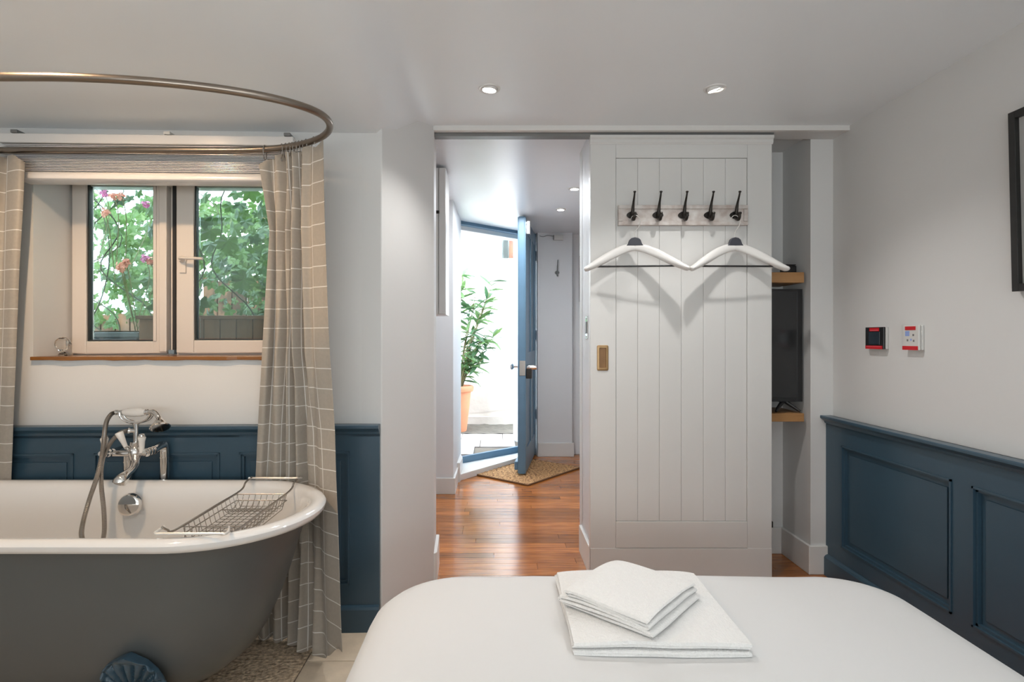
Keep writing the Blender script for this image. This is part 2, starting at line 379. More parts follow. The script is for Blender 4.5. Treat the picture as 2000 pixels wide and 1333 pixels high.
# diagonal pier beside the window wall, left jamb of the sliding door
p0 = Vector((-0.437, 2.195)); p1 = Vector((-0.277, 2.575))
struct(MB().prism([(p0.x, p0.y), (p1.x, p1.y), (-0.290, 2.80), (-0.60, 2.80), (-0.60, 2.2)], 0, 2.11).build('wall_pier', M_wall, bevel=0.004))
struct(MB().prism([(-0.275, 2.572), (-0.264, 2.585), (-0.276, 2.82), (-0.292, 2.82), (-0.292, 2.58)], 0, 0.145).build('baseboard_pier', M_trim, bevel=0.003))
# header over the opening, with the strip of trim that runs across the room
struct(MB().box(-0.30, 1.604, 2.59, 2.70, 2.062, 2.26).build('wall_header', M_wall))
struct(MB().box(-0.285, 1.604, 2.570, 2.598, 2.058, 2.082).build('trim_2', M_trim, bevel=0.003))
# right pier, niche and right wall
struct(MB().box(1.497, 1.72, 2.70, 3.10, 0, 2.26).build('wall_right_pier', M_wall))
struct(MB().box(0.455, 1.60, 2.96, 3.06, 0, 2.26).build('wall_niche_back', M_wall))
struct(MB().box(0.455, 0.56, 2.68, 2.97, 0, 2.11).build('wall_right_jamb', M_hall, bevel=0.003))
struct(MB().box(0.50, 1.60, 2.70, 3.0, 2.085, 2.2).build('ceiling_niche', M_wall))
struct(MB().prism([(0.440, 2.675), (0.455, 2.675), (0.455, 2.97), (0.49, 2.97), (0.49, 2.985), (0.440, 2.985)], 0, 0.138).build('baseboard_right_jamb', M_trim, bevel=0.003))
struct(MB().prism([(0.56, 2.945), (1.482, 2.945), (1.482, 2.685), (1.575, 2.685), (1.575, 2.70), (1.497, 2.70), (1.497, 2.96), (0.56, 2.96)], 0, 0.135).build('baseboard_niche', M_trim, bevel=0.003))
struct(MB().box(1.604, 1.72, -2.1, 2.75, 0, 2.26).build('wall_right', M_wall))
struct(MB().box(-2.50, 1.72, -2.2, -2.1, 0, 2.26).build('wall_behind_bed', M_wall))
struct(MB().box(-2.55, -2.42, -2.2, 2.25, 0, 2.26).build('wall_left', M_wall))
# panelling on the right wall: local x runs along +Y -> rotate by 90 degrees so that local -y faces -X
RM = Matrix.Translation((1.604, 2.70, 0)) @ Matrix.Rotation(-PI/2, 4, 'Z')      # local x -> -Y, local y -> +X
# wall is behind local y=0; local x = 2.70 - Y
RM = Matrix.Translation((1.592, 2.70, 0)) @ Matrix.Rotation(-PI/2, 4, 'Z')
panelling('trim_3', 0.0, 3.6, 0.752, [(0.125, 0.745), (0.83, 1.45), (1.535, 2.155), (2.24, 2.86)], 0.17, 0.632, RM)

# ------------------------------------------------------------------ hall
struct(MB().prism([(-0.60, 2.78), (-0.44, 2.78), (-0.44, 4.08), (-0.30, 4.08), (-0.288, 4.80), (A.x, A.y), (A.x-0.20, A.y+0.21), (-0.60, 5.04)], 0, 2.2).build('wall_hall_left', M_hall, bevel=0.003))
struct(MB().prism([(-0.44, 4.065), (-0.285, 4.065), (-0.285, 4.41), (-0.30, 4.41), (-0.30, 4.08), (-0.44, 4.08)], 0, 0.115).build('baseboard_hall_left', M_trim, bevel=0.003))
struct(MB().prism([(-0.30, 4.40), (-0.272, 4.40), (-0.262, 4.60), (-0.296, 4.80), (-0.30, 4.80)], 0, 0.15).build('baseboard_doorway', M_trim, bevel=0.003))
struct(MB().prism([(Cc.x, Cc.y), (0.40, 5.36), (0.727, 5.36), (0.727, 5.46), (1.0, 5.46), (1.0, 3.0), (1.1, 3.0), (1.1, 5.66), (0.20, 5.66), (0.18, 5.67)], 0, 2.2).build('wall_hall_back', M_hall, bevel=0.002))
struct(MB().prism([(0.405, 5.345), (0.742, 5.345), (0.742, 5.46), (0.727, 5.46), (0.727, 5.36), (0.405, 5.36)], 0, 0.13).build('baseboard_hall_back', M_trim, bevel=0.003))
# header above the outside door
nn = Vector((-(Cc.y-A.y), Cc.x-A.x, 0)).normalized(); dd = (Cc-A).normalized()
def q2(base, a, b): v = base+dd*a+nn*b; return (v.x, v.y)
struct(MB().prism([q2(A, -0.05, 0.03), q2(Cc, 0.05, 0.03), q2(Cc, 0.05, 0.31), q2(A, -0.05, 0.31)], 2.085, 2.5).build('wall_over_doorway', M_court))

# door_1: the sliding plank door
dY = 2.62
d1 = struct(MB().box(0.4386, 1.273, dY+0.006, dY+0.040, 0.012, 2.048).build('door_1', M_door, bevel=0.002), 'white sliding plank door carrying the coat hooks', 'door')
gx = [P(px, 700, dY).x for px in (1203, 1245.5, 1288, 1331, 1374, 1417, 1459)]
gz0, gz1 = P(1300, 1019, dY).z, P(1300, 309, dY).z
for a, b in zip(gx, gx[1:]):
    MB().box(a+0.0002, b-0.0002, dY+0.0005, dY+0.010, gz0+0.001, gz1-0.001).build('board', M_door, d1, bevel=0.0022)
MB().box(0.4386, gx[0]-0.001, dY-0.003, dY+0.008, 0.012, 2.03).build('stile', M_door, d1, bevel=0.0015)
MB().box(gx[-1]+0.001, 1.273, dY-0.003, dY+0.008, 0.012, 2.03).build('stile', M_door, d1, bevel=0.0015)
MB().box(gx[0]-0.0004, gx[-1]+0.0004, dY-0.003, dY+0.008, gz1, 2.03).build('rail', M_door, d1, bevel=0.0015)
zr = P(1300, 1071, dY).z
MB().box(gx[0]-0.0004, gx[-1]+0.0004, dY-0.003, dY+0.008, zr+0.001, gz0).build('rail', M_door, d1, bevel=0.0015)
MB().box(0.4386, 1.273, dY-0.0042, dY+0.008, 0.012, zr-0.001).build('kick_board', M_door, d1, bevel=0.001)
pr = [(0.008, 2.048), (-0.020, 2.048), (-0.020, 2.036), (-0.012, 2.030), (-0.012, 2.018), (-0.006, 2.010), (0.008, 2.010)]
m = MB(); n = len(pr); m.add([(0.436, dY+p[0], p[1]) for p in pr]+[(1.276, dY+p[0], p[1]) for p in pr], [tuple(range(n)), tuple(range(n, 2*n))[::-1]]+[(i, (i+1) % n, n+(i+1) % n, n+i) for i in range(n)])
m.build('top_moulding', M_door, d1)
# recessed brass pull: frame ring + pan
def rrect(w, h, r, k=5):
    pts = []
    for cx, cy, a0 in ((w-r, h-r, 0), (-w+r, h-r, PI/2), (-w+r, -h+r, PI), (w-r, -h+r, 1.5*PI)):
        for i in range(k+1): a = a0+PI/2*i/k; pts.append((cx+r*math.cos(a), cy+r*math.sin(a)))
    return pts
pc = P(1177, 699.5, dY-0.003)
def ringlevel(w, h, r, d): return [Vector((pc.x+x, pc.y+d, pc.z+z)) for x, z in rrect(w, h, r)]
MB().loft([ringlevel(0.0262, 0.0585, 0.007, 0.0), ringlevel(0.0262, 0.0585, 0.007, -0.003), ringlevel(0.0245, 0.057, 0.006, -0.0042), ringlevel(0.0165, 0.047, 0.005, -0.0042), ringlevel(0.0145, 0.0455, 0.004, -0.001), ringlevel(0.0145, 0.0455, 0.004, 0.0)]).build('pull_plate', M_pull, d1, smooth=True)
MB().loft([ringlevel(0.0150, 0.046, 0.004, -0.0006), ringlevel(0.0150, 0.046, 0.004, 0.0004)], cap0=True, cap1=True).build('pull_recess', mat('brass_recess', (0.22, 0.115, 0.045), 0.4, metal=0.4, var=0.2, vscale=20), d1)
struct(MB().box(-0.285, 1.28, 2.612, 2.655, 2.046, 2.061).build('trim_track', M_track))
o = MB(); q = P(1498, 1027, dY); o.box(1.2735, 1.283, dY+0.004, dY+0.02, q.z-0.012, q.z+0.016); o.build('door_catch', M_iron, d1, bevel=0.002)

# strike plate on the right jamb
st = thing('strike_plate', 'small metal latch strike plate on the bright right jamb of the opening', 'latch plate', (0.455, 2.82, 1.17))
box('plate', M_chrome, st, -0.003, 0.0, -0.035, 0.035, -0.055, 0.055, bevel=0.001)
box('keeper', M_track, st, -0.007, -0.002, -0.016, 0.016, -0.03, 0.03, bevel=0.001)
for s in (-1, 1): MB().lathe([(0.0, 0), (0.005, 0), (0.004, 0.002), (0, 0.0025)], look((-0.003, 0, s*0.045), (-1, 0, 0)), 10).build('screw', M_steel, st, smooth=True)

# door_2: the blue outside door, standing open towards us
Fr = Vector((0.235, 4.56, 0)); Hn = Vector((0.375, 5.40, 0)); dl = (Hn-Fr).normalized(); ang = math.atan2(dl.y, dl.x)
DM = Matrix.Translation(Fr) @ Matrix.Rotation(ang, 4, 'Z')      # local x from free edge to hinge, local y = left (outside face)
dlen = (Hn-Fr).length
d2 = struct(MB().box(0, dlen, 0, 0.046, 0.026, 2.095).build('door_2', M_blued, mw=DM, bevel=0.002), 'blue outside door standing open into the hall', 'door')
for side, y0, y1 in (('in', -0.010, 0.0), ('out', 0.046, 0.054)):
    for a, b in ((0.0, 0.10), (0.42, 0.50), (dlen-0.10, dlen)): box('stile', M_blued, d2, a, b, y0, y1, 0.03, 2.09, bevel=0.002)
    for a, b in ((0.03, 0.22), (0.85, 1.0), (1.98, 2.09)):
        box('rail', M_blued, d2, 0.10, 0.42, y0, y1, a, b, bevel=0.002); box('rail', M_blued, d2, 0.50, dlen-0.10, y0, y1, a, b, bevel=0.002)
box('weather_bar', M_blued, d2, 0.02, dlen-0.02, 0.054, 0.085, 0.05, 0.12, bevel=0.008)
lz = 0.875
box('lock_faceplate', M_steel, d2, -0.003, 0.0, -0.008, 0.040, lz-0.06, lz+0.06, bevel=0.001)
lb = box('lock_case', M_iron, d2, 0.02, 0.09, -0.055, -0.010, lz-0.085, lz-0.005, bevel=0.004)
MB().lathe([(0.0, 0), (0.022, 0), (0.024, 0.006), (0.022, 0.05), (0.018, 0.085), (0, 0.088)], look((0.045, -0.010, lz+0.005), (0, -1, 0)), 20).build('lock_cylinder', M_chrome, d2, smooth=True)
MB().lathe([(0.024, 0), (0.024, 0.004), (0.009, 0.008), (0.009, 0.035), (0.022, 0.045), (0.028, 0.055), (0.024, 0.066), (0, 0.070)], look((0.05, 0.054, lz+0.01), (0, 1, 0)), 20).build('door_knob', M_chrome, d2, smooth=True)
box('bolt_case', M_chrome, d2, 0.05, 0.11, -0.040, -0.010, 1.96, 2.07, bevel=0.004)
for z in (0.35, 1.1, 1.85): MB().lathe([(0.007, 0), (0.007, 0.09)], Matrix.Translation((dlen+0.004, -0.008, z)), 10).build('hinge', M_blued, d2, smooth=True)
# frame and sill of the doorway
MB_ = MB().prism([q2(A, -0.02, -0.02), q2(Cc, 0.0, -0.02), q2(Cc, 0.0, 0.04), q2(A, -0.02, 0.04)], 2.083, 2.112)
struct(MB_.build('trim_4', M_blued))
struct(MB().prism([q2(A, 0.0, 0.05), q2(Cc, -0.02, 0.05), q2(Cc, -0.02, 0.10), q2(A, 0.0, 0.10)], 2.05, 2.086).build('trim_5', M_court))
struct(MB().prism([(-0.302, 4.41), (0.213, 5.08), (0.262, 5.33), (A.x, A.y)], 0, 0.05).build('door_step', M_trim, bevel=0.003))
struct(MB().prism([q2(A, -0.01, 0.0), q2(Cc, -0.02, 0.0), q2(Cc, -0.02, 0.035), q2(A, -0.01, 0.035)], 0.0, 0.105).build('door_sill', M_blued, bevel=0.002))
struct(MB().prism([q2(Cc, -0.045, 0.0), q2(Cc, 0.0, 0.0), q2(Cc, 0.0, 0.05), q2(Cc, -0.045, 0.05)], 0.1, 2.085).build('door_post', M_blued, bevel=0.002))

# ------------------------------------------------------------------ courtyard seen through the doorway
struct(MB().prism([(-2.6, 4.96), (-0.52, 4.96), q2(A, 0, 0.036), q2(Cc, 0, 0.036), (0.25, 5.68), (2.6, 5.68), (2.6, 6.9), (-2.6, 6.9)], -0.1, 0.088).build('ground_courtyard', M_grout))
gc = bpy.data.objects['ground_courtyard']
yy = 4.98
for j, y0 in enumerate((4.98, 5.33, 5.68)):
    for i in range(6):
        x0 = -1.6+0.42*i+(0.2 if j % 2 else 0)
        if j < 2:
            xl = A.x+(y0-A.y)*(Cc.x-A.x)/(Cc.y-A.y)-0.06
            if x0 > xl-0.05: continue
            x1 = min(x0+0.415, xl)
        else: x1 = x0+0.415
        MB().box(x0, x1, y0, y0+0.345, 0.085, 0.1).build('paving_slab', M_pave, gc, bevel=0.003)
m = MB(); nx, ny = 60, 10
for j in range(ny+1):
    for i in range(nx+1):
        X = -1.8+3.6*i/nx; Y = 6.03+0.5*j/ny
        m.v.append(Vector((X, Y, 0.10+0.03*j/ny+0.018*noise.noise(Vector((X*9, Y*9, 0))))))
for j in range(ny):
    for i in range(nx): q = j*(nx+1)+i; m.f.append((q, q+1, q+nx+2, q+nx+1))
o = m.build('ground_kerb', M_moss, smooth=True); struct(o)
# far courtyard wall with a window opening
wy = 6.6
wx0, wx1 = P(975, 0, wy).x, 0.62; wz0, wz1 = P(0, 512, wy).z, 2.75
m = MB().box(-2.6, wx0, wy, wy+0.3, 0, 5.2).box(wx1, 2.6, wy, wy+0.3, 0, 5.2).box(wx0, wx1, wy, wy+0.3, 0, wz0).box(wx0, wx1, wy, wy+0.3, wz1, 5.2)
struct(m.build('wall_courtyard', M_court))
struct(MB().box(-2.6, 2.6, wy-0.045, wy, 0, P(0, 753, wy).z).box(-2.6, 2.6, wy-0.08, wy-0.045, 0, P(0, 812, wy).z).build('wall_courtyard_plinth', M_plinth, bevel=0.006))
w3 = struct(MB().box(wx0-0.05, wx1+0.05, wy-0.20, wy, wz0-0.045, wz0).build('window_2', M_court, bevel=0.004), 'far courtyard window with a grey frame and orange cloth inside', 'window')
box('frame_post', M_gwood, w3, wx0-0.01, wx0+0.035, wy+0.02, wy+0.09, wz0, wz1)
box('frame_post', M_gwood, w3, wx0+0.62, wx0+0.66, wy+0.02, wy+0.09, wz0, wz1)
box('frame_rail', M_plate, w3, wx0+0.035, wx0+0.62, wy+0.03, wy+0.07, wz0, wz0+0.045)
box('frame_rail', M_plate, w3, wx0+0.035, wx0+0.62, wy+0.03, wy+0.07, wz0+0.29, wz0+0.32)
box('pane', M_glass, w3, wx0+0.035, wx0+0.62, wy+0.045, wy+0.050, wz0+0.04, wz1)
box('backing', M_plate, w3, wx0-0.1, wx1+0.1, wy+0.30, wy+0.34, wz0-0.1, wz1+0.1)
box('dark_curtain', M_black, w3, wx0+0.05, wx0+0.105, wy+0.10, wy+0.13, wz0+0.03, wz0+0.27)
m = MB(); n_ = 18
for i in range(n_+1):
    t = i/n_; x = wx0+0.12+0.40*t; yb_ = wy+0.14+0.02*math.sin(t*19); m.v += [Vector((x, yb_, wz0+0.015+0.05*t)), Vector((x, yb_+0.01, wz0+0.30))]
for i in range(n_): m.f.append((2*i, 2*i+2, 2*i+3, 2*i+1))
tag(m.build('orange_cloth', M_orange, smooth=True, solid=0.004), 'orange red cloth hanging behind the far courtyard window', 'cloth')
struct(MB().box(-2.65, -2.55, 4.9, 6.9, 0, 3.2).build('wall_courtyard_left', M_court))

# potted oleander
pt = P(893, 841, 6.22)
pot = thing('terracotta_pot', 'tall terracotta pot standing on the courtyard ground outside the open door', 'plant pot', (pt.x, 6.22, 0.10))
MB().lathe([(0, 0), (0.10, 0), (0.105, 0.02), (0.150, 0.42), (0.150, 0.43), (0.172, 0.435), (0.178, 0.45), (0.178, 0.485), (0.170, 0.497), (0.155, 0.497), (0.148, 0.47), (0.145, 0.45), (0, 0.45)], None, 36).build('body', M_terra, pot, smooth=True)
MB().lathe([(0, 0.462), (0.146, 0.458)], None, 24).build('soil', M_soil, pot)
pl = thing('oleander_plant', 'leafy green bush with long narrow leaves growing from the terracotta pot', 'plant', (pt.x, 6.22, 0.56))
r = random.Random(11)
lm = None
def long_leaf():
    m = MB(); L_ = 0.135; n = 6
    for i in range(n+1):
        t = i/n; wdt = 0.0145*math.sin(PI*min(1, t*0.97+0.03))**0.8+0.0006; z = -0.028*t*t
        m.v += [Vector((L_*t, -wdt, z+0.004*abs(wdt)*50*0.1)), Vector((L_*t, 0, z-0.002)), Vector((L_*t, wdt, z+0.0015))]
    for i in range(n):
        for k in range(2): a = 3*i+k; m.f.append((a, a+1, a+4, a+3))
    return m
first = None; nleaf = 0
for s in range(18):
    a = r.uniform(0, 2*PI) if s % 6 == 0 else r.uniform(-0.9, 0.7); sp = r.uniform(0.12, 0.52) if s > 2 else 0.06; h = r.uniform(0.55, 1.25) if s > 2 else 1.28
    if s >= 12: h = r.uniform(0.3, 0.6)
    pts = [(0.03*math.cos(a), 0.03*math.sin(a), -0.05), (0.3*sp*math.cos(a), 0.3*sp*math.sin(a), 0.35*h), (0.7*sp*math.cos(a+0.2), 0.35*sp*math.sin(a+0.2), 0.72*h), (sp*math.cos(a+0.3), 0.45*sp*math.sin(a+0.3), h)]
    pp = smoothpts(pts, 6)
    MB().tube(pp, [0.009*(1-0.75*i/len(pp)) for i in range(len(pp))], 6).build('stem', M_stem, pl, smooth=True)
    for k in range(16):
        t = r.uniform(0.38, 1.0) if h > 0.62 else r.uniform(0.3, 1.0)
        if s < 9 and k % 3 == 0: t = r.uniform(0.7, 1.0)
        i = int(t*(len(pp)-1)); base = pp[i]; yaw = r.uniform(0, 2*PI) if base.y < 0.1 else r.uniform(PI, 2*PI); pitch = r.uniform(-0.9, 0.55); sc = r.uniform(0.9, 1.6)
        M = Matrix.Translation(base) @ Matrix.Rotation(yaw, 4, 'Z') @ Matrix.Rotation(pitch, 4, 'Y') @ Matrix.Rotation(r.uniform(-0.8, 0.8), 4, 'X') @ Matrix.Scale(sc, 4)
        if first is None: first = long_leaf().build('leaf', M_oleaf, pl, smooth=True); o = first
        else: o = scopy(first)
        o.matrix_local = M

# ------------------------------------------------------------------ garden behind the window
YL = 0.19                                                        # local depth of the window sashes
struct(MB().box(-2.7, -0.62, 2.52, 4.4, -0.1, 0.86).build('ground_garden', M_moss))
def winlx(px, yl=YL): return L(px, 600, yl).x
def winlz(py, px=300, yl=YL): return L(px, py, yl).z
w1 = struct(MB().box(ox0, ox0+0.02, YL+0.02, YL+0.08, oz0, oz1).box(winlx(585), ox1, YL+0.02, YL+0.08, oz0, oz1).box(ox0, ox1, YL+0.02, YL+0.08, oz0, oz0+0.02).box(ox0, ox1, YL+0.02, YL+0.08, oz1-0.05, oz1).box(winlx(327), winlx(343), YL+0.025, YL+0.08, oz0, oz1).build('window_1', M_pvc, mw=WM, bevel=0.002), 'white casement window over the bath, green leaves behind it', 'window')
def sash(px0, px1, gx0, gx1, pz0, pz1, gz0, gz1):
    x0, x1, a, b = winlx(px0), winlx(px1), winlx(gx0), winlx(gx1)
    z1, z0, t1, t0 = winlz(pz0), winlz(pz1), winlz(gz0), winlz(gz1)
    s = MB(); y0, y1 = YL, YL+0.05
    s.box(x0, a, y0, y1, z0, z1).box(b, x1, y0, y1, z0, z1).box(a, b, y0, y1, z0, t0).box(a, b, y0, y1, t1, z1)
    s = s.build('sash', M_pvc, w1, bevel=0.004, seg=3)
    g = MB()
    for bx in ((a, a+0.006, t0, t1), (b-0.006, b, t0, t1), (a, b, t0, t0+0.006), (a, b, t1-0.006, t1)): g.box(bx[0], bx[1], y0+0.010, y0+0.034, bx[2], bx[3])
    g.build('gasket', M_seal, s)
    MB().box(a, b, y0+0.018, y0+0.022, t0, t1).build('pane', M_glass, s)
    MB().box(a+0.012, b-0.012, y0+0.030, y0+0.033, t0+0.01, t1-0.01).build('pane', M_glass, s)
    return s
TOPZ = 322
sash(140, 326, 168, 299, TOPZ, 691, TOPZ+22, 667)
sr = sash(344, 583, 378, 545, TOPZ, 690, TOPZ+22, 665)
box('cover_strip', M_pvc, w1, winlx(313), winlx(328), YL-0.012, YL, winlz(688), winlz(TOPZ), bevel=0.004)
box('cover_strip', M_pvc, w1, winlx(300), winlx(306), YL-0.005, YL, winlz(667), winlz(TOPZ), bevel=0.002)
box('gap', M_dark, w1, winlx(334), winlx(340), YL+0.012, YL+0.026, winlz(690), winlz(TOPZ))
box('corner_block', M_gwood, w1, winlx(330), winlx(341), YL-0.004, YL+0.02, winlz(692), winlz(684), bevel=0.001)
hz = winlz(507); hx = winlx(358)
hd = MB().lathe([(0.016, 0), (0.016, 0.007), (0.012, 0.010), (0.009, 0.03), (0, 0.031)], look((hx, YL, hz), (0, -1, 0)), 20)
hd.box(hx-0.013, hx+0.013, YL-0.007, YL, hz-0.055, hz+0.012)
hd.tube(smoothpts([(hx, YL-0.026, hz), (hx+0.012, YL-0.040, hz+0.001), (hx+0.035, YL-0.042, hz), (hx+0.098, YL-0.040, hz-0.001)], 4), [0.0075]*13, 10, flat=0.8)
hd.build('window_handle', M_pvc, w1, smooth=True)
# wooden sill
zs = L(65, 697, 0).z
m = MB(); n = 26; sx0, sx1 = ox0-0.0, ox1+0.0
for i in range(n+1):
    x = sx0+(sx1-sx0)*i/n; wv = 0.0018*math.sin(i*1.3)+0.001*math.sin(i*2.9+1)
    m.v += [Vector((x, -0.018+wv, zs-0.014+wv*0.6)), Vector((x, -0.018+wv, zs)), Vector((x, YL+0.02, zs)), Vector((x, YL+0.02, zs-0.014))]
for i in range(n):
    for k in range(4): m.f.append((4*i+k, 4*i+(k+1) % 4, 4*i+4+(k+1) % 4, 4*i+4+k))
m.f += [(0, 1, 2, 3), (4*n+3, 4*n+2, 4*n+1, 4*n)]
m.build('window_sill', M_sill, w1, bevel=0.002)
bpy.context.view_layer.update()
# small glass ornament on the sill: a faceted heart-like lump on a foot
op = WM @ Vector((L(128, 680, 0.13).x, 0.115, zs))
orn = tag(MB().lathe([(0, 0), (0.016, 0), (0.018, 0.004), (0.010, 0.012), (0.014, 0.018), (0.026, 0.030), (0.031, 0.046), (0.028, 0.060), (0.016, 0.071), (0, 0.074)], None, 12).build('glass_ornament', M_ornglass), 'small clear glass ornament on the window sill at its left end', 'ornament')
orn.location = op
for v in orn.data.vertices:
    v.co.y *= 0.6; v.co.x *= 1+0.12*math.sin(v.co.z*160)

# blind bundled up over the window
bl = thing('slatted_blind', 'white slatted blind pulled up tight above the window', 'blind', WM @ Vector((L(290, 300, -0.08).x, 0, 1.70)), rz=TH)
bx0 = L(2, 300, -0.06).x; bx1 = L(575, 300, -0.06).x; bxc = L(290, 300, -0.08).x
zt = L(290, 264, -0.07).z-1.70; zb = L(290, 356, -0.06).z-1.70
box('headrail', M_blind, bl, bx0-bxc, bx1-bxc, -0.075, -0.005, zt-0.034, zt, bevel=0.003)
sl = None; ns_ = 17; zz0 = zb+0.038; zz1 = zt-0.040
for i in range(ns_):
    z = zz0+(zz1-zz0)*i/(ns_-1)
    if sl is None:
        m = MB(); k = 6
        for j in range(k+1):
            t = j/k; yb_ = -0.066+0.05*t; zc = 0.004*math.sin(PI*t)
            m.v += [Vector((bx0-bxc+0.004, yb_, zc)), Vector((bx1-bxc-0.004, yb_, zc)), Vector((bx1-bxc-0.004, yb_, zc+0.0022)), Vector((bx0-bxc+0.004, yb_, zc+0.0022))]
        for j in range(k):
            for a in range(4): m.f.append((4*j+a, 4*j+(a+1) % 4, 4*j+4+(a+1) % 4, 4*j+4+a))
        m.f += [(0, 1, 2, 3), (4*k+3, 4*k+2, 4*k+1, 4*k)]
        sl = m.build('slat', M_blind, bl); o = sl
    else: o = scopy(sl)
    o.location = (0, 0, z)
box('slat_pack', M_blind, bl, bx0-bxc+0.01, bx1-bxc-0.01, -0.045, -0.02, zz0, zz1+0.006)
m = MB(); kk = 10; prf = [(-0.075+0.010*math.cos(PI*t/kk*1.0+PI/2), 0) for t in range(kk)]
prf = [(-0.012, 0), (-0.070, 0), (-0.078, 0.006), (-0.080, 0.016), (-0.074, 0.028), (-0.064, 0.034), (-0.012, 0.034)]
n = len(prf); xA, xB = bx0-bxc+0.07, bx1-bxc
m.add([(xA, p[0], zb+p[1]) for p in prf]+[(xB, p[0], zb+p[1]) for p in prf], [tuple(range(n)), tuple(range(n, 2*n))[::-1]]+[(i, (i+1) % n, n+(i+1) % n, n+i) for i in range(n)])
m.build('bottom_rail', M_blind, bl, smooth=True)
for px in (38, 333, 565):
    x = L(px, 258, -0.05).x-bxc
    box('bracket', M_plate if px == 333 else M_track, bl, x-0.012, x+0.012, -0.078, -0.02, zt+0.001, zt+0.013, bevel=0.002)

# planter troughs and brown boards outside the window
tr = thing('wooden_planter', 'long brown boarded planter outside the window, right of the middle bar', 'planter', (-1.22, 2.72, 0.86))
for i in range(11):
    MB().box(-0.42+0.075*i, -0.42+0.075*i+0.071, -0.10, -0.078, 0, 0.345).build('board', M_fence, tr, bevel=0.002)
box('back', M_fence, tr, -0.42, 0.40, -0.07, 0.10, 0, 0.30)
box('rim', M_fence, tr, -0.43, 0.41, -0.115, -0.07, 0.345, 0.362, bevel=0.003)
box('soil', M_soil, tr, -0.41, 0.39, -0.06, 0.09, 0.30, 0.31)
tr = thing('grey_trough', 'dark grey planting trough outside the left window pane', 'planter', (-2.02, 2.74, 0.86))
MB().loft([[Vector((x*(0.36+0.0*z)*1.0, y*0.10, z)) for x, y in ((-1, -1), (1, -1), (1, 1), (-1, 1))] for z in (0, 0.26)]+[[Vector((x*0.375, y*0.115, z)) for x, y in ((-1, -1), (1, -1), (1, 1), (-1, 1))] for z in (0.262, 0.285)], cap0=True, cap1=True).build('body', M_trough, tr, bevel=0.004)
box('soil', M_soil, tr, -0.33, 0.33, -0.08, 0.08, 0.284, 0.292)
fe = thing('garden_fence', 'dark boarded fence far behind the climbing leaves', 'fence', (-1.8, 3.9, 0.86))
for i in range(24): MB().box(-1.1+0.10*i, -1.1+0.10*i+0.092, 0, 0.02, 0, (0.42 if i < 9 else 0.66)+0.012*math.sin(i*3)).build('board', M_fence, fe, bevel=0.002)
box('cross_rail', M_fence, fe, -1.1, 1.3, 0.02, 0.05, 0.28, 0.34)

# climbing vine with lobed leaves
def vine_leaf():
    m = MB(); lob = [(0, 1.0), (18, 0.72), (30, 0.58), (48, 0.80), (62, 0.95), (78, 0.66), (92, 0.52), (108, 0.66), (124, 0.80), (145, 0.62), (168, 0.36), (180, 0.16)]
    pts = [(math.radians(a), q) for a, q in lob]+[(-math.radians(a), q) for a, q in lob[-2:0:-1]]
    m.v.append(Vector((0, 0, 0)))
    for a, q in pts:
        q = q*0.060; m.v.append(Vector((q*math.sin(a), q*math.cos(a)+0.0, -0.10*abs(q*math.sin(a))-2.2*q*q+0.004*math.sin(5*a))))
    n = len(pts)
    for i in range(n): m.f.append((0, 1+i, 1+(i+1) % n))
    return m
vn = thing('climbing_vine', 'climbing vine with broad lobed green leaves filling the view through the window', 'vine', (-1.6, 3.0, 0.86))
r = random.Random(5); first = None
stems = []
for s in range(13):
    x0 = -0.75+1.55*s/12+r.uniform(-0.05, 0.05); y0 = r.uniform(-0.25, 0.5)
    pts = [(x0, y0, 0.0)]
    for k in range(1, 7): pts.append((x0+r.uniform(-0.16, 0.16), y0+r.uniform(-0.08, 0.08), 0.2*k))
    pp = smoothpts(pts, 5); stems.append(pp)
    MB().tube(pp, [0.0045*(1-0.5*i/len(pp)) for i in range(len(pp))], 6).build('stem', M_vstem, vn, smooth=True)
def leaf_at(x, y, z, sc, face=0.0):
    global first
    M = Matrix.Translation((x, y, z)) @ Matrix.Rotation(r.uniform(-0.7, 0.7), 4, 'Z') @ Matrix.Rotation(PI/2+r.uniform(-0.75, 0.35), 4, 'X') @ Matrix.Rotation(PI+r.uniform(-0.8, 0.8), 4, 'Z') @ Matrix.Scale(sc, 4)
    if first is None: first = vine_leaf().build('leaf', M_vleaf, vn, smooth=False); o = first
    else: o = scopy(first)
    o.matrix_local = M
for i in range(292):
    big = i < 60
    x = r.uniform(-0.72, 0.66) if i % 3 else r.uniform(-0.05, 0.66); y = r.uniform(-0.30, -0.05) if big else r.uniform(-0.1, 0.75)
    z = 0.34+0.74*r.random()**0.9
    if z < 0.48 and x < -0.15 and r.random() < 0.7: z += 0.2
    leaf_at(x*(1+0.35*max(0, y)), y, z, r.uniform(0.8, 1.15) if big else r.uniform(0.5, 0.9))
# dense leaves farther back: one mass
m = MB(); lf = vine_leaf(); r2 = random.Random(9)
for i in range(3600):
    x = r2.uniform(-1.15, 0.90); y = r2.uniform(0.75, 1.3); z = 0.25+r2.random()**1.1*0.97
    dens = 0.5+0.5*noise.noise(Vector((x*2.6, z*2.6, 3)))+(0.24 if x > -0.1 else 0.0)
    if r2.random() > dens+0.12: continue
    M = Matrix.Translation((x, y, z)) @ Matrix.Rotation(r2.uniform(-0.8, 0.8), 4, 'Z') @ Matrix.Rotation(PI/2+r2.uniform(-0.9, 0.5), 4, 'X') @ Matrix.Rotation(PI+r2.uniform(-1, 1), 4, 'Z') @ Matrix.Scale(r2.uniform(0.5, 1.0), 4)
    m.add(lf.v, lf.f, M)
o = m.build('background_leaves', M_vleaf, vn); o['kind'] = 'stuff'
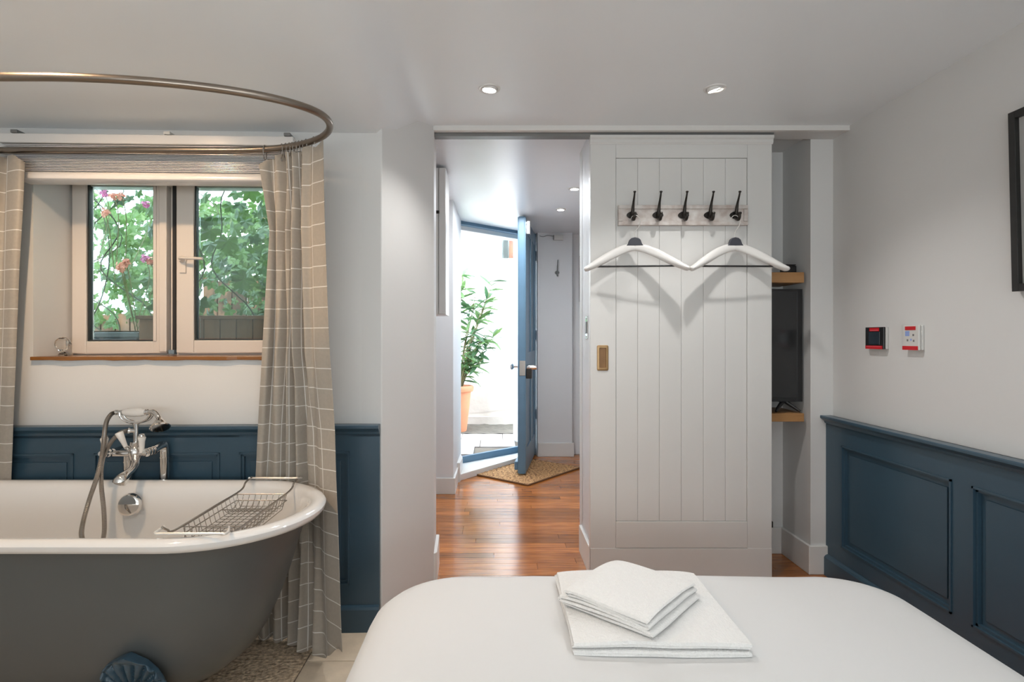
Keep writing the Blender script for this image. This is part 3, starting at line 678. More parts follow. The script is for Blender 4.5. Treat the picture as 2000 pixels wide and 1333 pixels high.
# geraniums
gpos = [(205, 415, 2.66, 1), (222, 383, 2.72, 1), (237, 384, 2.7, 1), (238, 518, 2.62, 1), (246, 513, 2.63, 1), (236, 524, 2.61, 1), (283, 505, 2.8, 0), (293, 510, 2.82, 1), (284, 400, 2.86, 0), (204, 378, 2.8, 0)]
ge = thing('geranium', 'geranium with coral red and pink flower heads among the vine leaves', 'flowering plant', (-1.85, 2.72, 1.15))
for px, py, Y, kd in gpos:
    c = P(px, py, Y)-Vector((-1.85, 2.72, 1.15)); m = MB(); rg = random.Random(px)
    for k in range(16):
        d = Vector((rg.gauss(0, 1), rg.gauss(0, 1), rg.gauss(0, 1))).normalized()*rg.uniform(0.006, 0.022)
        M = look(c+d, d+Vector((0, -0.01, 0.004)))
        pet = [(0.009*math.cos(a)*(1+0.35*math.cos(5*a)), 0.009*math.sin(a)*(1+0.35*math.cos(5*a)), 0) for a in [2*PI*q/15 for q in range(15)]]
        m.add([(0, 0, -0.003)]+pet, [(0, 1+i, 1+(i+1) % 15) for i in range(15)], M)
    m.build('flower_head', M_petal if kd else M_ppetal, ge)
    MB().tube(smoothpts([c, c+Vector((0.01, 0.02, -0.10)), Vector((c.x*0.9, 0.02, max(0.0, c.z-0.35)))], 5), 0.0022, 5).build('flower_stalk', M_stem, ge, smooth=True)

# ------------------------------------------------------------------ bath tub
TXC = -1.37; TY = 1.765; RIM = 0.60
def stadium(a, b, z, n=120, e=2.0, yc=TY):
    out = []
    s = max(a-b, 0); per = 4*s+2*PI*b
    for i in range(n):
        d = per*i/n
        if d < 2*s: x, y = -s+d, -b
        elif d < 2*s+PI*b: t = (d-2*s)/b-PI/2; x, y = s+b*math.cos(t), b*math.sin(t)
        elif d < 4*s+PI*b: x, y = s-(d-2*s-PI*b), b
        else: t = (d-4*s-PI*b)/b+PI/2; x, y = -s+b*math.cos(t), b*math.sin(t)
        out.append(Vector((x, y, z)))
    return out
tub = thing('bathtub', 'freestanding roll top bathtub, white inside, dark grey outside, on blue claw feet', 'bathtub', (TXC, TY, 0))
outer = [(0.795, 0.292, 0.578), (0.772, 0.288, 0.55), (0.755, 0.284, 0.50), (0.725, 0.276, 0.40), (0.692, 0.264, 0.31), (0.658, 0.247, 0.235), (0.620, 0.225, 0.175), (0.565, 0.190, 0.128), (0.48, 0.145, 0.100), (0.36, 0.09, 0.090), (0.2, 0.03, 0.088)]
MB().loft([stadium(a, b, z) for a, b, z in outer], cap1=True).build('tub_shell', M_tub, tub, smooth=True)
inner = [(0.797, 0.294, 0.576), (0.812, 0.309, 0.566), (0.824, 0.320, 0.570), (0.831, 0.327, 0.580), (0.832, 0.328, 0.590), (0.826, 0.322, 0.598), (0.812, 0.308, 0.602), (0.797, 0.293, 0.601), (0.784, 0.280, 0.595), (0.774, 0.271, 0.583), (0.765, 0.265, 0.560), (0.735, 0.256, 0.48), (0.700, 0.245, 0.39), (0.655, 0.228, 0.30), (0.60, 0.205, 0.235), (0.52, 0.165, 0.190), (0.40, 0.11, 0.168), (0.24, 0.05, 0.160)]
MB().loft([stadium(a, b, z) for a, b, z in inner], cap1=True).build('basin', M_enam, tub, smooth=True)
# claw feet
def claw(sy):
    """sy=-1 towards the camera. local origin: centre of the foot at the tub side"""
    m = MB(); rings = []; nz = 64; nu = 128
    prof = [(0.0, 0.030), (0.03, 0.034), (0.055, 0.030), (0.08, 0.028), (0.11, 0.040), (0.15, 0.066), (0.19, 0.080), (0.22, 0.080), (0.25, 0.070), (0.275, 0.048), (0.290, 0.018), (0.294, 0.004)]
    for i in range(nz+1):
        t = i/nz*(len(prof)-1); k = min(int(t), len(prof)-2); f = t-k
        z = prof[k][0]*(1-f)+prof[k+1][0]*f; hw = prof[k][1]*(1-f)+prof[k+1][1]*f
        # position in y follows the tub side: the shell hugs it, the paw stands out
        zo = [(0.0, 0.262), (0.06, 0.262), (0.10, 0.238), (0.14, 0.225), (0.20, 0.250), (0.25, 0.268), (0.30, 0.280)]
        for j in range(len(zo)-1):
            if zo[j][0] <= z <= zo[j+1][0]: g = (z-zo[j][0])/(zo[j+1][0]-zo[j][0]); yo = zo[j][1]*(1-g)+zo[j+1][1]*g
        dp = 0.014+0.030*max(0, 1-z/0.12)
        ring = []
        for q in range(nu):
            a = 2*PI*q/nu; x = hw*math.cos(a); yy = dp*math.copysign(abs(math.sin(a))**0.45, math.sin(a))
            fan = math.atan2(x, max(z-0.185, 0.0)+0.008)
            rib = 0.016*(abs(math.cos(fan*10))-0.7)*sstep(0.10, 0.15, z)*(1-sstep(0.262, 0.275, z))*sstep(0.0, 0.3, math.sin(a)) if math.sin(a) > 0 else 0
            rim_ = 0.007*sstep(0.80, 0.93, abs(math.cos(a)))*sstep(0.12, 0.18, z)+0.006*sstep(0.268, 0.285, z)
            ring.append(Vector((x, sy*(yo+0.006+yy+(rib+rim_ if math.sin(a) > 0 else 0)), z)))
        rings.append(ring)
    m.loft(rings, cap0=True, cap1=True)
    # side scrolls sweeping out along the tub
    for sx in (-1, 1):
        p = smoothpts([(sx*0.06, sy*0.268, 0.215), (sx*0.085, sy*0.264, 0.19), (sx*0.115, sy*0.256, 0.172), (sx*0.15, sy*0.25, 0.165)], 5)
        m.tube(p, [0.02*(1-0.8*i/len(p)) for i in range(len(p))], 8)
    for tx in (-0.022, 0, 0.022):
        m.tube(smoothpts([(tx, sy*0.27, 0.05), (tx*1.25, sy*0.305, 0.045), (tx*1.4, sy*0.322, 0.018), (tx*1.4, sy*0.318, 0.004)], 4), [0.012]*12+[0.006], 8)
    return m
for fx in (0.415, -0.415):
    for sy in (-1, 1):
        m = claw(sy); o = m.build('claw_foot', M_claw, tub, smooth=True); o.location = (fx, 0, 0)
# overflow fitting
ov = MB().lathe([(0.0, 0.018), (0.030, 0.018), (0.036, 0.014), (0.038, 0.004), (0.040, 0.0), (0.038, -0.004)], look((P(256, 978, 2.005).x-TXC, 0.236, 0.532), (0.08, -1, 0.16)), 28)
ov.build('overflow', M_chrome, tub, smooth=True)
cc = look((P(256, 978, 2.005).x-TXC, 0.236-0.016, 0.534), (0.08, -1, 0.16))
half = [(0.029*math.cos(a), 0.029*math.sin(a), 0.004) for a in [PI*i/14 for i in range(15)]]
MB().prism([(p[0], p[1]+0.004) for p in half], 0.002, 0.0045, cc).build('overflow_slot', M_track, tub)

# ------------------------------------------------------------------ bath mixer on stand pipes
mx_o = Vector((-1.315, 2.06, 0.0))
tap = thing('bath_mixer_tap', 'chrome bath mixer with white porcelain levers on two pipes behind the tub', 'tap', mx_o)
def T(px, py, Y): return P(px, py, Y)-mx_o
yf = 1.985                                       # front of the valves
pipes = ((250, 885, 2.135), (321, 876, 2.125))
vf = (T(199, 890, 1.985), T(284, 889, 2.010))
for (px, py, Y), v in zip(pipes, vf):
    top = T(px, py, Y)
    MB().tube([(top.x, top.y, 0.0), (top.x, top.y, top.z-0.01)], 0.0155, 16).build('stand_pipe', M_chrome, tap, smooth=True)
    MB().tube([(top.x, top.y, top.z-0.035), (top.x, top.y, top.z-0.031)], 0.0172, 16).build('pipe_collar', M_chrome, tap, smooth=True)
    mid = top.lerp(v, 0.25)
    MB().tube(smoothpts([(top.x, top.y, top.z-0.02), (top.x, top.y, top.z+0.002), top+Vector((0, -0.008, 0.014)), mid+Vector((0, 0, 0.014)), top.lerp(v, 0.6)+Vector((0, 0, 0.006))], 5), 0.0145, 14).build('elbow', M_chrome, tap, smooth=True)
    d = (v-top).normalized(); Mv = look(top.lerp(v, 0.52)+Vector((0, 0, 0.006)), v-top.lerp(v, 0.52))
    ln = (v-top.lerp(v, 0.52)).length
    pf = []
    for i in range(13): t = i/12; pf.append((0.0125+0.0035*abs(math.sin(t*PI*3.0)), ln*t))
    MB().lathe([(0, 0)]+pf+[(0.009, ln+0.004), (0.0085, ln+0.008), (0, ln+0.009)], Mv, 18).build('valve_body', M_chrome, tap, smooth=True)
# crossbar, centre body
cb = T(264, 886, 2.045)
MB().tube(smoothpts([vf[0].lerp(T(250, 885, 2.135), 0.30)+Vector((0, 0, 0.004)), cb, vf[1].lerp(T(321, 876, 2.125), 0.28)+Vector((0, 0, 0.004))], 6), 0.011, 14).build('crossbar', M_chrome, tap, smooth=True)
MB().lathe([(0, -0.030), (0.012, -0.030), (0.018, -0.018), (0.022, 0), (0.020, 0.014), (0.014, 0.022), (0.017, 0.03), (0.017, 0.042), (0, 0.043)], Matrix.Translation(cb), 22).build('centre_body', M_chrome, tap, smooth=True)
# porcelain levers standing up from the valves
for (px, pyt, pyb, Y) in ((204, 851, 888, 1.995), (277, 848, 886, 2.03)):
    b = T(px, pyb, Y); h = (pyb-pyt)*Y/F
    pl0 = MB().lathe([(0.0, 0.0), (0.0075, 0.002), (0.0085, 0.2*h), (0.0105, 0.62*h), (0.0135, 0.80*h), (0.0125, 0.84*h), (0, 0.85*h)], Matrix.Translation(b), 20).build('porcelain_lever', M_porc, tap, smooth=True)
    MB().lathe([(0.0, 0.84*h), (0.011, 0.84*h), (0.012, 0.88*h), (0.008, 0.92*h), (0.010, 0.96*h), (0.006, 1.0*h), (0, 1.01*h)], Matrix.Translation(b), 16).build('lever_cap', M_chrome, pl0, smooth=True)
# tilted diverter lever and side outlet
a, b = T(246, 874, 2.01), T(232, 845, 2.0)
MB().lathe([(0, 0), (0.007, 0.002), (0.0085, 0.018), (0.0135, (b-a).length*0.95), (0.012, (b-a).length), (0, (b-a).length+0.001)], look(a, b-a), 20).build('porcelain_lever', M_porc, tap, smooth=True)
MB().tube(smoothpts([T(258, 882, 2.04), T(250, 876, 2.02), a], 4), 0.008, 10).build('diverter_stem', M_chrome, tap, smooth=True)
MB().tube([T(266, 842, 2.045), T(252, 842, 2.03)], 0.0075, 12).tube([T(254, 842, 2.032), T(250, 842, 2.029)], 0.011, 12).build('hose_outlet', M_chrome, tap, smooth=True)
# riser with cradle
rb, rt = T(266, 872, 2.045), T(266, 826, 2.045)
MB().tube([rb, rt], 0.0095, 16).tube([rb, rb+Vector((0, 0, 0.016))], 0.0125, 16).tube([rt-Vector((0, 0, 0.006)), rt], 0.0125, 16).build('riser', M_chrome, tap, smooth=True)
cr = [T(237, 805, 2.045), T(239, 814, 2.045), T(248, 822, 2.045), T(266, 826, 2.045), T(284, 822, 2.045), T(293, 815, 2.045), T(297, 805, 2.045)]
for dy in (-0.010, 0.010): MB().tube([p+Vector((0, dy*(1-abs(i/6-0.5)), 0)) for i, p in enumerate(smoothpts(cr, 4)[::1])] if False else [p+Vector((0, dy, 0)) for p in smoothpts(cr, 4)], 0.0042, 8).build('cradle_arm', M_chrome, tap, smooth=True)
# spout
sp = smoothpts([T(265, 892, 2.035), T(264, 905, 2.02), T(258, 917, 1.995), T(246, 928, 1.965), T(236, 938, 1.945), T(233, 944, 1.943)], 5)
MB().tube(sp, [0.0125, 0.0125, 0.013, 0.0125, 0.0125, 0.013, 0.0135, 0.013, 0.0125, 0.0125, 0.0125, 0.013, 0.0135, 0.014, 0.015, 0.016, 0.0175, 0.019, 0.020, 0.0205, 0.021, 0.0215, 0.022, 0.0225, 0.0225, 0.0225][:len(sp)], 18, flat=0.85).build('spout', M_chrome, tap, smooth=True)

hs_o = P(262, 806, 2.045)
hand = thing('hand_shower', 'chrome hand shower with white porcelain grip lying in the cradle of the bath mixer', 'hand shower', hs_o)
def H(px, py, Y): return P(px, py, Y)-hs_o
ax = (H(285, 806, 2.04)-H(240, 806, 2.05)); Lx = ax.length
MB().lathe([(0, 0), (0.009, 0.001), (0.0145, 0.2*Lx), (0.0160, 0.5*Lx), (0.0145, 0.8*Lx), (0.009, 0.999*Lx), (0, Lx)], look(H(240, 806, 2.05), ax), 24).build('porcelain_grip', M_porc, hand, smooth=True)
MB().tube([H(229, 806, 2.05), H(240, 806, 2.05)], [0.0075, 0.0095], 14).tube([H(226, 806, 2.05), H(230, 806, 2.05)], 0.0098, 14).build('hose_nut', M_chrome, hand, smooth=True)
MB().tube(smoothpts([H(285, 806, 2.04), H(292, 805, 2.035), H(300, 805, 2.03), H(307, 811, 2.022), H(312, 820, 2.015)], 4), [0.010, 0.011, 0.009, 0.011, 0.0085, 0.0085, 0.009, 0.0095, 0.0095, 0.010, 0.0095, 0.009, 0.009, 0.009, 0.009, 0.009, 0.009], 14).build('neck', M_chrome, hand, smooth=True)
Mh = look(H(311, 817, 2.017), Vector((0.42, -0.55, -1)))
MB().lathe([(0, 0), (0.009, 0.0), (0.011, 0.006), (0.018, 0.014), (0.022, 0.022), (0.023, 0.028), (0.032, 0.034), (0.0335, 0.037), (0.031, 0.040), (0, 0.0405)], Mh, 28).build('shower_head', M_chrome, hand, smooth=True)
hp = [H(228, 806, 2.05), H(218, 809, 2.04), H(209, 822, 2.02), H(205, 840, 2.0), H(203, 862, 1.975), H(199, 890, 1.955), H(190, 930, 1.935), H(175, 975, 1.90), H(162, 1022, 1.87), H(160, 1050, 1.84), H(172, 1072, 1.83), H(192, 1070, 1.85), H(203, 1045, 1.88), H(203, 1000, 1.915), H(198, 950, 1.945), H(199, 905, 1.96), H(212, 872, 1.985), H(232, 848, 2.005), H(250, 842, 2.03)]
hp = smoothpts(hp, 40)
MB().tube(hp, [0.0066+0.0011*(i % 2) for i in range(len(hp))], 10).build('flexible_hose', M_steel, hand, smooth=False)

# ------------------------------------------------------------------ wire bath rack
rk = thing('bath_rack', 'chrome wire rack with a central basket lying across the tub', 'bath rack', (-0.79, 1.77, 0.602))
xr0, xr1 = -0.085, 0.085; ya_, yb_ = -0.285, 0.275
for x in (xr0, xr1):
    MB().tube(smoothpts([(x, ya_+0.01, 0.020), (x, ya_+0.035, 0.004), (x, ya_+0.07, -0.008), (x, 0.0, -0.008), (x, yb_-0.09, -0.008), (x, yb_-0.05, 0.010), (x, yb_, 0.016)], 5), 0.0032, 8).build('side_rail', M_steel, rk, smooth=True)
for yv in (ya_, yb_):
    s = -1 if yv < 0 else 1
    MB().tube(smoothpts([(xr0, yv-s*0.02, 0.018), (xr0-0.008, yv, 0.012), (xr0-0.004, yv+s*0.012, 0.010), (xr0+0.02, yv+s*0.012, 0.010), (xr1-0.02, yv+s*0.012, 0.010), (xr1+0.004, yv+s*0.012, 0.010), (xr1+0.008, yv, 0.012), (xr1, yv-s*0.02, 0.018)], 4), 0.0038, 8).build('rim_bar', M_white_wire, rk, smooth=True)
y0, y1 = -0.175, 0.155; zf = -0.055
def wire(name, pts): MB().tube(pts, 0.0014, 6).build(name, M_steel, rk)
for i in range(9):
    x = xr0+0.005+(xr1-xr0-0.01)*i/8
    wire('basket_wire', [(x, y0, -0.012), (x, y0, zf), (x, y1-0.03, zf), (x, y1, -0.012)])
for i in range(13):
    y = y0+(y1-y0)*i/12
    wire('basket_wire', [(xr0, y, -0.010), (xr0+0.012, y, zf+0.002), (xr1-0.012, y, zf+0.002), (xr1, y, -0.010)])
for z in (-0.012, -0.033):
    MB().tube([(xr0, y0, z), (xr1, y0, z), (xr1, y1, z), (xr0, y1, z)], 0.0018, 6, closed=True).build('basket_rim', M_steel, rk)
for y in (0.04, ):
    MB().tube([(xr0+0.005, y, -0.030), (xr1-0.005, y, -0.030)], 0.0018, 6).build('divider_bar', M_steel, rk)
    for i in range(8):
        x = xr0+0.012+0.018*i; wire('soap_dish_wire', [(x, y, -0.03), (x, y+0.02, -0.045), (x, y+0.08, -0.045), (x, y+0.10, -0.030)])

# ------------------------------------------------------------------ shower rail and curtains
RZ = 1.80
ra, rb_ = (-2.235+(-0.523))/2, 0.0
def rail_pts(n=160):
    pts = []; XR, XL = -0.523, -2.235
    for i in range(n):
        a = 2*PI*i/n
        c_, s_ = math.cos(a), math.sin(a)
        an = 0.68 if s_ < 0 else 0.42
        if c_ >= 0: x = XR-an+an*abs(c_)**(1.0)
        else: x = XL+an-an*abs(c_)
        pts.append(Vector((x, 1.772+0.290*s_, RZ)))
    return pts
rl = thing('curtain_rail', 'oval brushed metal shower rail hanging above the tub', 'curtain rail', (-1.38, 1.772, RZ))
MB().tube([p-rl.location for p in rail_pts()], 0.0112, 14, closed=True).build('rail_tube', M_bronze, rl, smooth=True)
for yv in (-0.29, 0.29):
    x = -0.80; MB().tube([(x, yv, 0), (x, yv, ceil_z(-2.18, 1.772+yv)-RZ)], 0.009, 12).build('ceiling_stay', M_bronze, rl, smooth=True)

def cloth(name, levels, nu, nv, label, mid_len):
    """levels: list of (v, z, [plan points]) from top to bottom"""
    lv = [(v, z, resample(p, nu)) for v, z, p in levels]
    d = [0]
    ref = lv[len(lv)//2][2]
    for a, b in zip(ref, ref[1:]): d.append(d[-1]+(b-a).length)
    verts = []; uvs = []
    for j in range(nv+1):
        v = j/nv
        for k in range(len(lv)-1):
            if lv[k][0] <= v <= lv[k+1][0] or k == len(lv)-2 and v > lv[k+1][0]-1e-9:
                g = (v-lv[k][0])/(lv[k+1][0]-lv[k][0]); break
        for i in range(nu):
            p = lv[k][2][i].lerp(lv[k+1][2][i], g); z = lv[k][1](i/(nu-1))*(1-g)+lv[k+1][1](i/(nu-1))*g
            q = Vector((p.x, p.y, z)); nz = noise.noise(Vector((d[i]*7, z*2.2, 1.7)))
            q.y += 0.007*nz; q.x += 0.004*noise.noise(Vector((d[i]*9, z*3.0, 8)))
            verts.append(q); uvs.append((d[i]+0.02, 1.79-z))
    faces = [(j*nu+i, j*nu+i+1, (j+1)*nu+i+1, (j+1)*nu+i) for j in range(nv) for i in range(nu-1)]
    me = bpy.data.meshes.new(name); me.from_pydata([tuple(q) for q in verts], [], faces)
    ul = me.uv_layers.new(name='cloth')
    for p in me.polygons:
        p.use_smooth = True
        for li in p.loop_indices: ul.data[li].uv = uvs[me.loops[li].vertex_index]
    me.materials.append(M_curt)
    o = bpy.data.objects.new(name, me); COL.objects.link(o)
    s = o.modifiers.new('s', 'SOLIDIFY'); s.thickness = 0.0012; s.offset = 0
    return o
def resample(pts, n):
    pts = smoothpts([(p[0], p[1], 0) for p in pts], 14); d = [0]
    for a, b in zip(pts, pts[1:]): d.append(d[-1]+(b-a).length)
    out = []; k = 0
    for i in range(n):
        t = d[-1]*i/(n-1)
        while k < len(d)-2 and d[k+1] < t: k += 1
        g = (t-d[k])/max(d[k+1]-d[k], 1e-9); out.append(pts[k].lerp(pts[k+1], g))
    return out
def folds(a, b, n, amp, jit, seed):
    rr_ = random.Random(seed); a = Vector((a[0], a[1])); b = Vector((b[0], b[1])); t = (b-a).normalized(); nm = Vector((-t.y, t.x)); out = []
    for i in range(2*n+1):
        f = i/(2*n); s = 1 if i % 2 else -1
        am = amp*(0.7+0.6*rr_.random())
        p = a.lerp(b, min(1, max(0, f+rr_.uniform(-1, 1)*jit)))+nm*s*am
        out.append((p.x, p.y))
    return out
def PX(px, Y): return ((px-967)*Y/F, Y)
NFD = 3
top = [PX(505, 2.02), PX(520, 2.03), PX(538, 2.055)]+folds(PX(550, 2.05), PX(600, 1.975), NFD, 0.026, 0.01, 4)+[PX(606, 1.955), PX(610, 1.94), PX(627, 1.905), PX(631, 1.89)]
upm = [PX(526, 2.05), PX(534, 2.06), PX(544, 2.085)]+folds(PX(552, 2.08), PX(600, 2.01), NFD, 0.030, 0.01, 4)+[PX(606, 1.985), PX(611, 1.955), PX(628, 1.925), PX(634, 1.91)]
mid = [PX(512, 2.075), PX(523, 2.070), PX(536, 2.105)]+folds(PX(548, 2.095), PX(603, 2.05), NFD, 0.028, 0.01, 4)+[PX(611, 2.03), PX(615, 1.99), PX(637, 1.965), PX(645, 1.955)]
cpr = [PX(504, 2.095), PX(515, 2.090), PX(530, 2.115)]+folds(PX(545, 2.10), PX(606, 2.07), NFD, 0.020, 0.01, 4)+[PX(617, 2.04), PX(623, 2.00), PX(645, 1.97), PX(654, 1.955)]
bot = [PX(505, 2.09), PX(516, 2.06), PX(533, 2.11)]+folds(PX(550, 2.08), PX(622, 1.99), NFD, 0.034, 0.01, 4)+[PX(634, 1.96), PX(641, 1.90), PX(660, 1.86), PX(668, 1.84)]
rc = [PX(499, 2.112), PX(510, 2.106), PX(526, 2.135)]+folds(PX(543, 2.120), PX(608, 2.085), NFD, 0.018, 0.01, 4)+[PX(620, 2.04), PX(627, 2.00), PX(648, 1.97), PX(657, 1.955)]
def ztop(u): return 1.772+0.006*math.sin(u*40)-0.035*(1-sstep(0.0, 0.12, u))
cr_ = thing('shower_curtain', 'right hand grey curtain with thin white check, gathered at the rounded rail end', 'curtain', (-0.7, 2.0, 0), 'shower curtains on the oval rail')
o = cloth('curtain_cloth', [(0, ztop, top), (0.16, lambda u: 1.50, upm), (0.42, lambda u: 1.06, mid), (0.58, lambda u: 0.79, cpr), (0.69, lambda u: 0.60, rc), (1.0, lambda u: 0.014+0.008*math.sin(u*31)**2+0.085*sstep(0.80, 1.0, u), bot)], 300, 70, '', 1)
o.parent = cr_; o.matrix_parent_inverse = Matrix.Translation((0.7, -2.0, 0))
topL = [PX(48, 2.035), PX(38, 2.02), PX(26, 2.03), PX(16, 2.05)]+folds(PX(8, 2.055), PX(-110, 2.05), 5, 0.02, 0.01, 8)
rcL = [PX(22, 2.112), PX(8, 2.104), PX(-6, 2.113), PX(-16, 2.106)]+folds(PX(-30, 2.108), PX(-130, 2.106), 5, 0.006, 0.01, 8)
capL = [PX(26, 2.082), PX(12, 2.072), PX(-2, 2.084), PX(-13, 2.074)]+folds(PX(-26, 2.078), PX(-128, 2.074), 5, 0.007, 0.01, 8)
cl_ = thing('shower_curtain', 'left hand grey checked curtain at the left edge of the picture, behind the tub', 'curtain', (-1.9, 2.05, 0), 'shower curtains on the oval rail')
o = cloth('curtain_cloth', [(0, lambda u: 1.775-0.025*(1-sstep(0, 0.1, u)), topL), (0.57, lambda u: 0.80, capL), (0.69, lambda u: 0.60, rcL), (1.0, lambda u: 0.10, rcL)], 220, 50, '', 1)
o.parent = cl_; o.matrix_parent_inverse = Matrix.Translation((1.9, -2.05, 0))
# rings on the rail
rp = rail_pts(600)
def ring_at(px, far, parent, tilt, off):
    best = min([p for p in rp if (p.y > 1.8) == far], key=lambda p: abs(967+p.x*F/p.y-px))
    m = MB(); k = 18
    t = Matrix.Rotation(tilt, 4, 'Z')
    pts = [t @ Vector((0.006*math.sin(2*PI*i/k), 0.0165*math.sin(2*PI*i/k), 0.026*math.cos(2*PI*i/k)-0.012)) for i in range(k)]
    m.tube(pts, 0.0017, 6, closed=True)
    m.tube([t @ Vector((0, 0, -0.038)), t @ Vector((0.002, 0, -0.048)), t @ Vector((0.003, -0.004, -0.046))], 0.0019, 6)
    o = m.build('curtain_ring', M_steel, parent, smooth=True); o.location = best-parent.location
for k, px in enumerate((517, 549, 557, 565, 570, 577, 583, 590, 597, 612)): ring_at(px, True, cr_, 0.9 if k else 0.4, 0)
for px in (6, 24, -20, -45, -70): ring_at(px, True, cl_, 0.5, 0)

# ------------------------------------------------------------------ bed
bed = thing('bed', 'double bed with a white fitted sheet, foot end towards the sliding door', 'bed', (0.387, 0.64, 0))
def rr_ring(hx, hy, r1, r2, z, n=14):
    pts = []
    for cx, cy, a0, r_ in ((hx, hy, 0, r2), (-hx, hy, PI/2, r1), (-hx, -hy, PI, 0.10), (hx, -hy, 1.5*PI, 0.10)):
        sx = 1 if cx > 0 else -1; sy = 1 if cy > 0 else -1
        for i in range(n+1): a = a0+PI/2*i/n; pts.append(Vector((cx-sx*r_+r_*math.cos(a), cy-sy*r_+r_*math.sin(a), z)))
    # densify straight runs
    out = []; N_ = len(pts)
    for i, p in enumerate(pts):
        q = pts[(i+1) % N_]; out.append(p); L_ = (q-p).length
        if L_ > 0.2:
            for k in range(1, 16): out.append(p.lerp(q, k/16))
    return out
HX, HY = 0.703, 1.005
levels = [(0.012, 0.225), (0.0, 0.235), (0.0, 0.37), (0.006, 0.405), (0.020, 0.430), (0.042, 0.447), (0.075, 0.457), (0.12, 0.461), (0.2, 0.463)]
rings = [rr_ring(HX-i, HY-i, max(0.24-i, 0.03), max(0.19-i, 0.03), z) for i, z in levels]
last = rings[-1]
for s in (0.85, 0.7, 0.55, 0.4, 0.25, 0.1): rings.append([Vector((p.x*s, p.y*s, 0.464)) for p in last])
for rg_ in rings[3:]:
    for p in rg_: p.z += 0.0035*noise.noise(Vector((p.x*3.1, p.y*3.1, 5)))+0.0015*noise.noise(Vector((p.x*9, p.y*5, 2)))
MB().loft(rings, cap1=True, cap0=True).build('fitted_sheet', M_sheet, bed, smooth=True)
MB().loft([rr_ring(HX-0.02-i, HY-0.02-i, 0.14, 0.12, z) for i, z in ((0.01, 0.045), (0, 0.055), (0, 0.215), (0.01, 0.225))], cap0=True, cap1=True).build('bed_base', mat('grey_base_cloth', (0.25, 0.24, 0.23), 0.9, bump=0.3, bscale=200), bed, smooth=True)
for sx in (-1, 1):
    for sy in (-1, 1): MB().lathe([(0.02, 0), (0.028, 0.045)], Matrix.Translation((sx*0.55, sy*0.85, 0)), 16).build('bed_foot', M_black, bed, smooth=True)

# ------------------------------------------------------------------ folded towels
def towel(name, w, d, layers, t, gap, jitter, seed, droop=0.0):
    """fold loops along x: layers stacked; section in x-z, extruded along y"""
    rr_ = random.Random(seed); cen = []; pitch = t+gap
    for k in range(layers):
        z = t/2+k*pitch; xe = [rr_.uniform(-jitter, jitter) for _ in range(2)]
        xs_ = [-w/2+xe[0]+0.004, -w/4, 0, w/4, w/2-0.012+0.5*xe[1]]
        if k % 2: xs_ = xs_[::-1]
        cen += [(x, z+0.002*math.sin(x*22+k)) for x in xs_]
        if k < layers-1:
            s = 1 if k % 2 == 0 else -1
            xm = xs_[-1]; R = pitch/2
            cen += [(xm+s*R*1.3, z+R*0.45), (xm+s*R*1.6, z+R), (xm+s*R*1.3, z+R*1.55)]
    cen = smoothpts([(x, 0, z) for x, z in cen], 5)
    up = []; dn = []
    for i, p in enumerate(cen):
        tt = (cen[min(i+1, len(cen)-1)]-cen[max(i-1, 0)]).normalized(); nn_ = Vector((-tt.z, 0, tt.x)); hh = t/2
        up.append(p+nn_*hh); dn.append(p-nn_*hh)
    sec = up+[cen[-1]+(cen[-1]-cen[-2]).normalized()*t*0.4]+dn[::-1]+[cen[0]-(cen[1]-cen[0]).normalized()*t*0.4]
    m = MB(); rings = []; ny_ = 26
    for j in range(ny_+1):
        f = j/ny_; y = -d/2+d*f; ed = min(f, 1-f); rn = []
        for p in sec:
            q = Vector((p.x, y, p.z))
            q.x += 0.004*noise.noise(Vector((y*9, p.z*40, seed))); q.z *= (1-0.20*abs(2*f-1)**5)*(1-0.12*abs(2*p.x/w)**6)*(1+0.16*noise.noise(Vector((p.x*6, y*6, seed)))); q.x *= 1-0.02*abs(2*f-1)**8
            q.y += (0.009*noise.noise(Vector((p.x*3, p.z*70, seed))))*max(0, 1-ed/0.25)
            q.z = max(q.z, 0.0003)
            rn.append(q)
        rings.append(rn)
    m.loft(rings, cap0=False, cap1=False)
    nU = len(up); nS = len(sec)
    for base, fl_ in ((0, 1), ((ny_)*nS, 0)):
        for i in range(nU-1):
            a_, b_ = base+i, base+i+1; c_, d_ = base+nU+1+(nU-1-i-1), base+nU+1+(nU-1-i)
            m.f.append((a_, b_, c_, d_))
        m.f.append((base+nU-1, base+nU, base+nU+1)); m.f.append((base, base+nS-1, base+nS-2))
    return m
BZ = 0.4655
bt = thing('bath_towel', 'large white terry towel folded flat on the bed, under the smaller towel', 'towel', (0.345, 1.345, BZ), rz=-PI/2-0.02)
towel('towel_cloth', 0.365, 0.365, 4, 0.0072, 0.0016, 0.010, 3).build('towel_cloth', M_towel, bt, smooth=True)
ht = thing('hand_towel', 'small white terry towel folded on top of the larger towel', 'towel', (0.322, 1.335, BZ+4*0.0088+0.001), rz=math.atan2(-0.141, 0.159))
towel('towel_cloth', 0.225, 0.245, 5, 0.0070, 0.0022, 0.012, 8).build('towel_cloth', M_towel, ht, smooth=True)

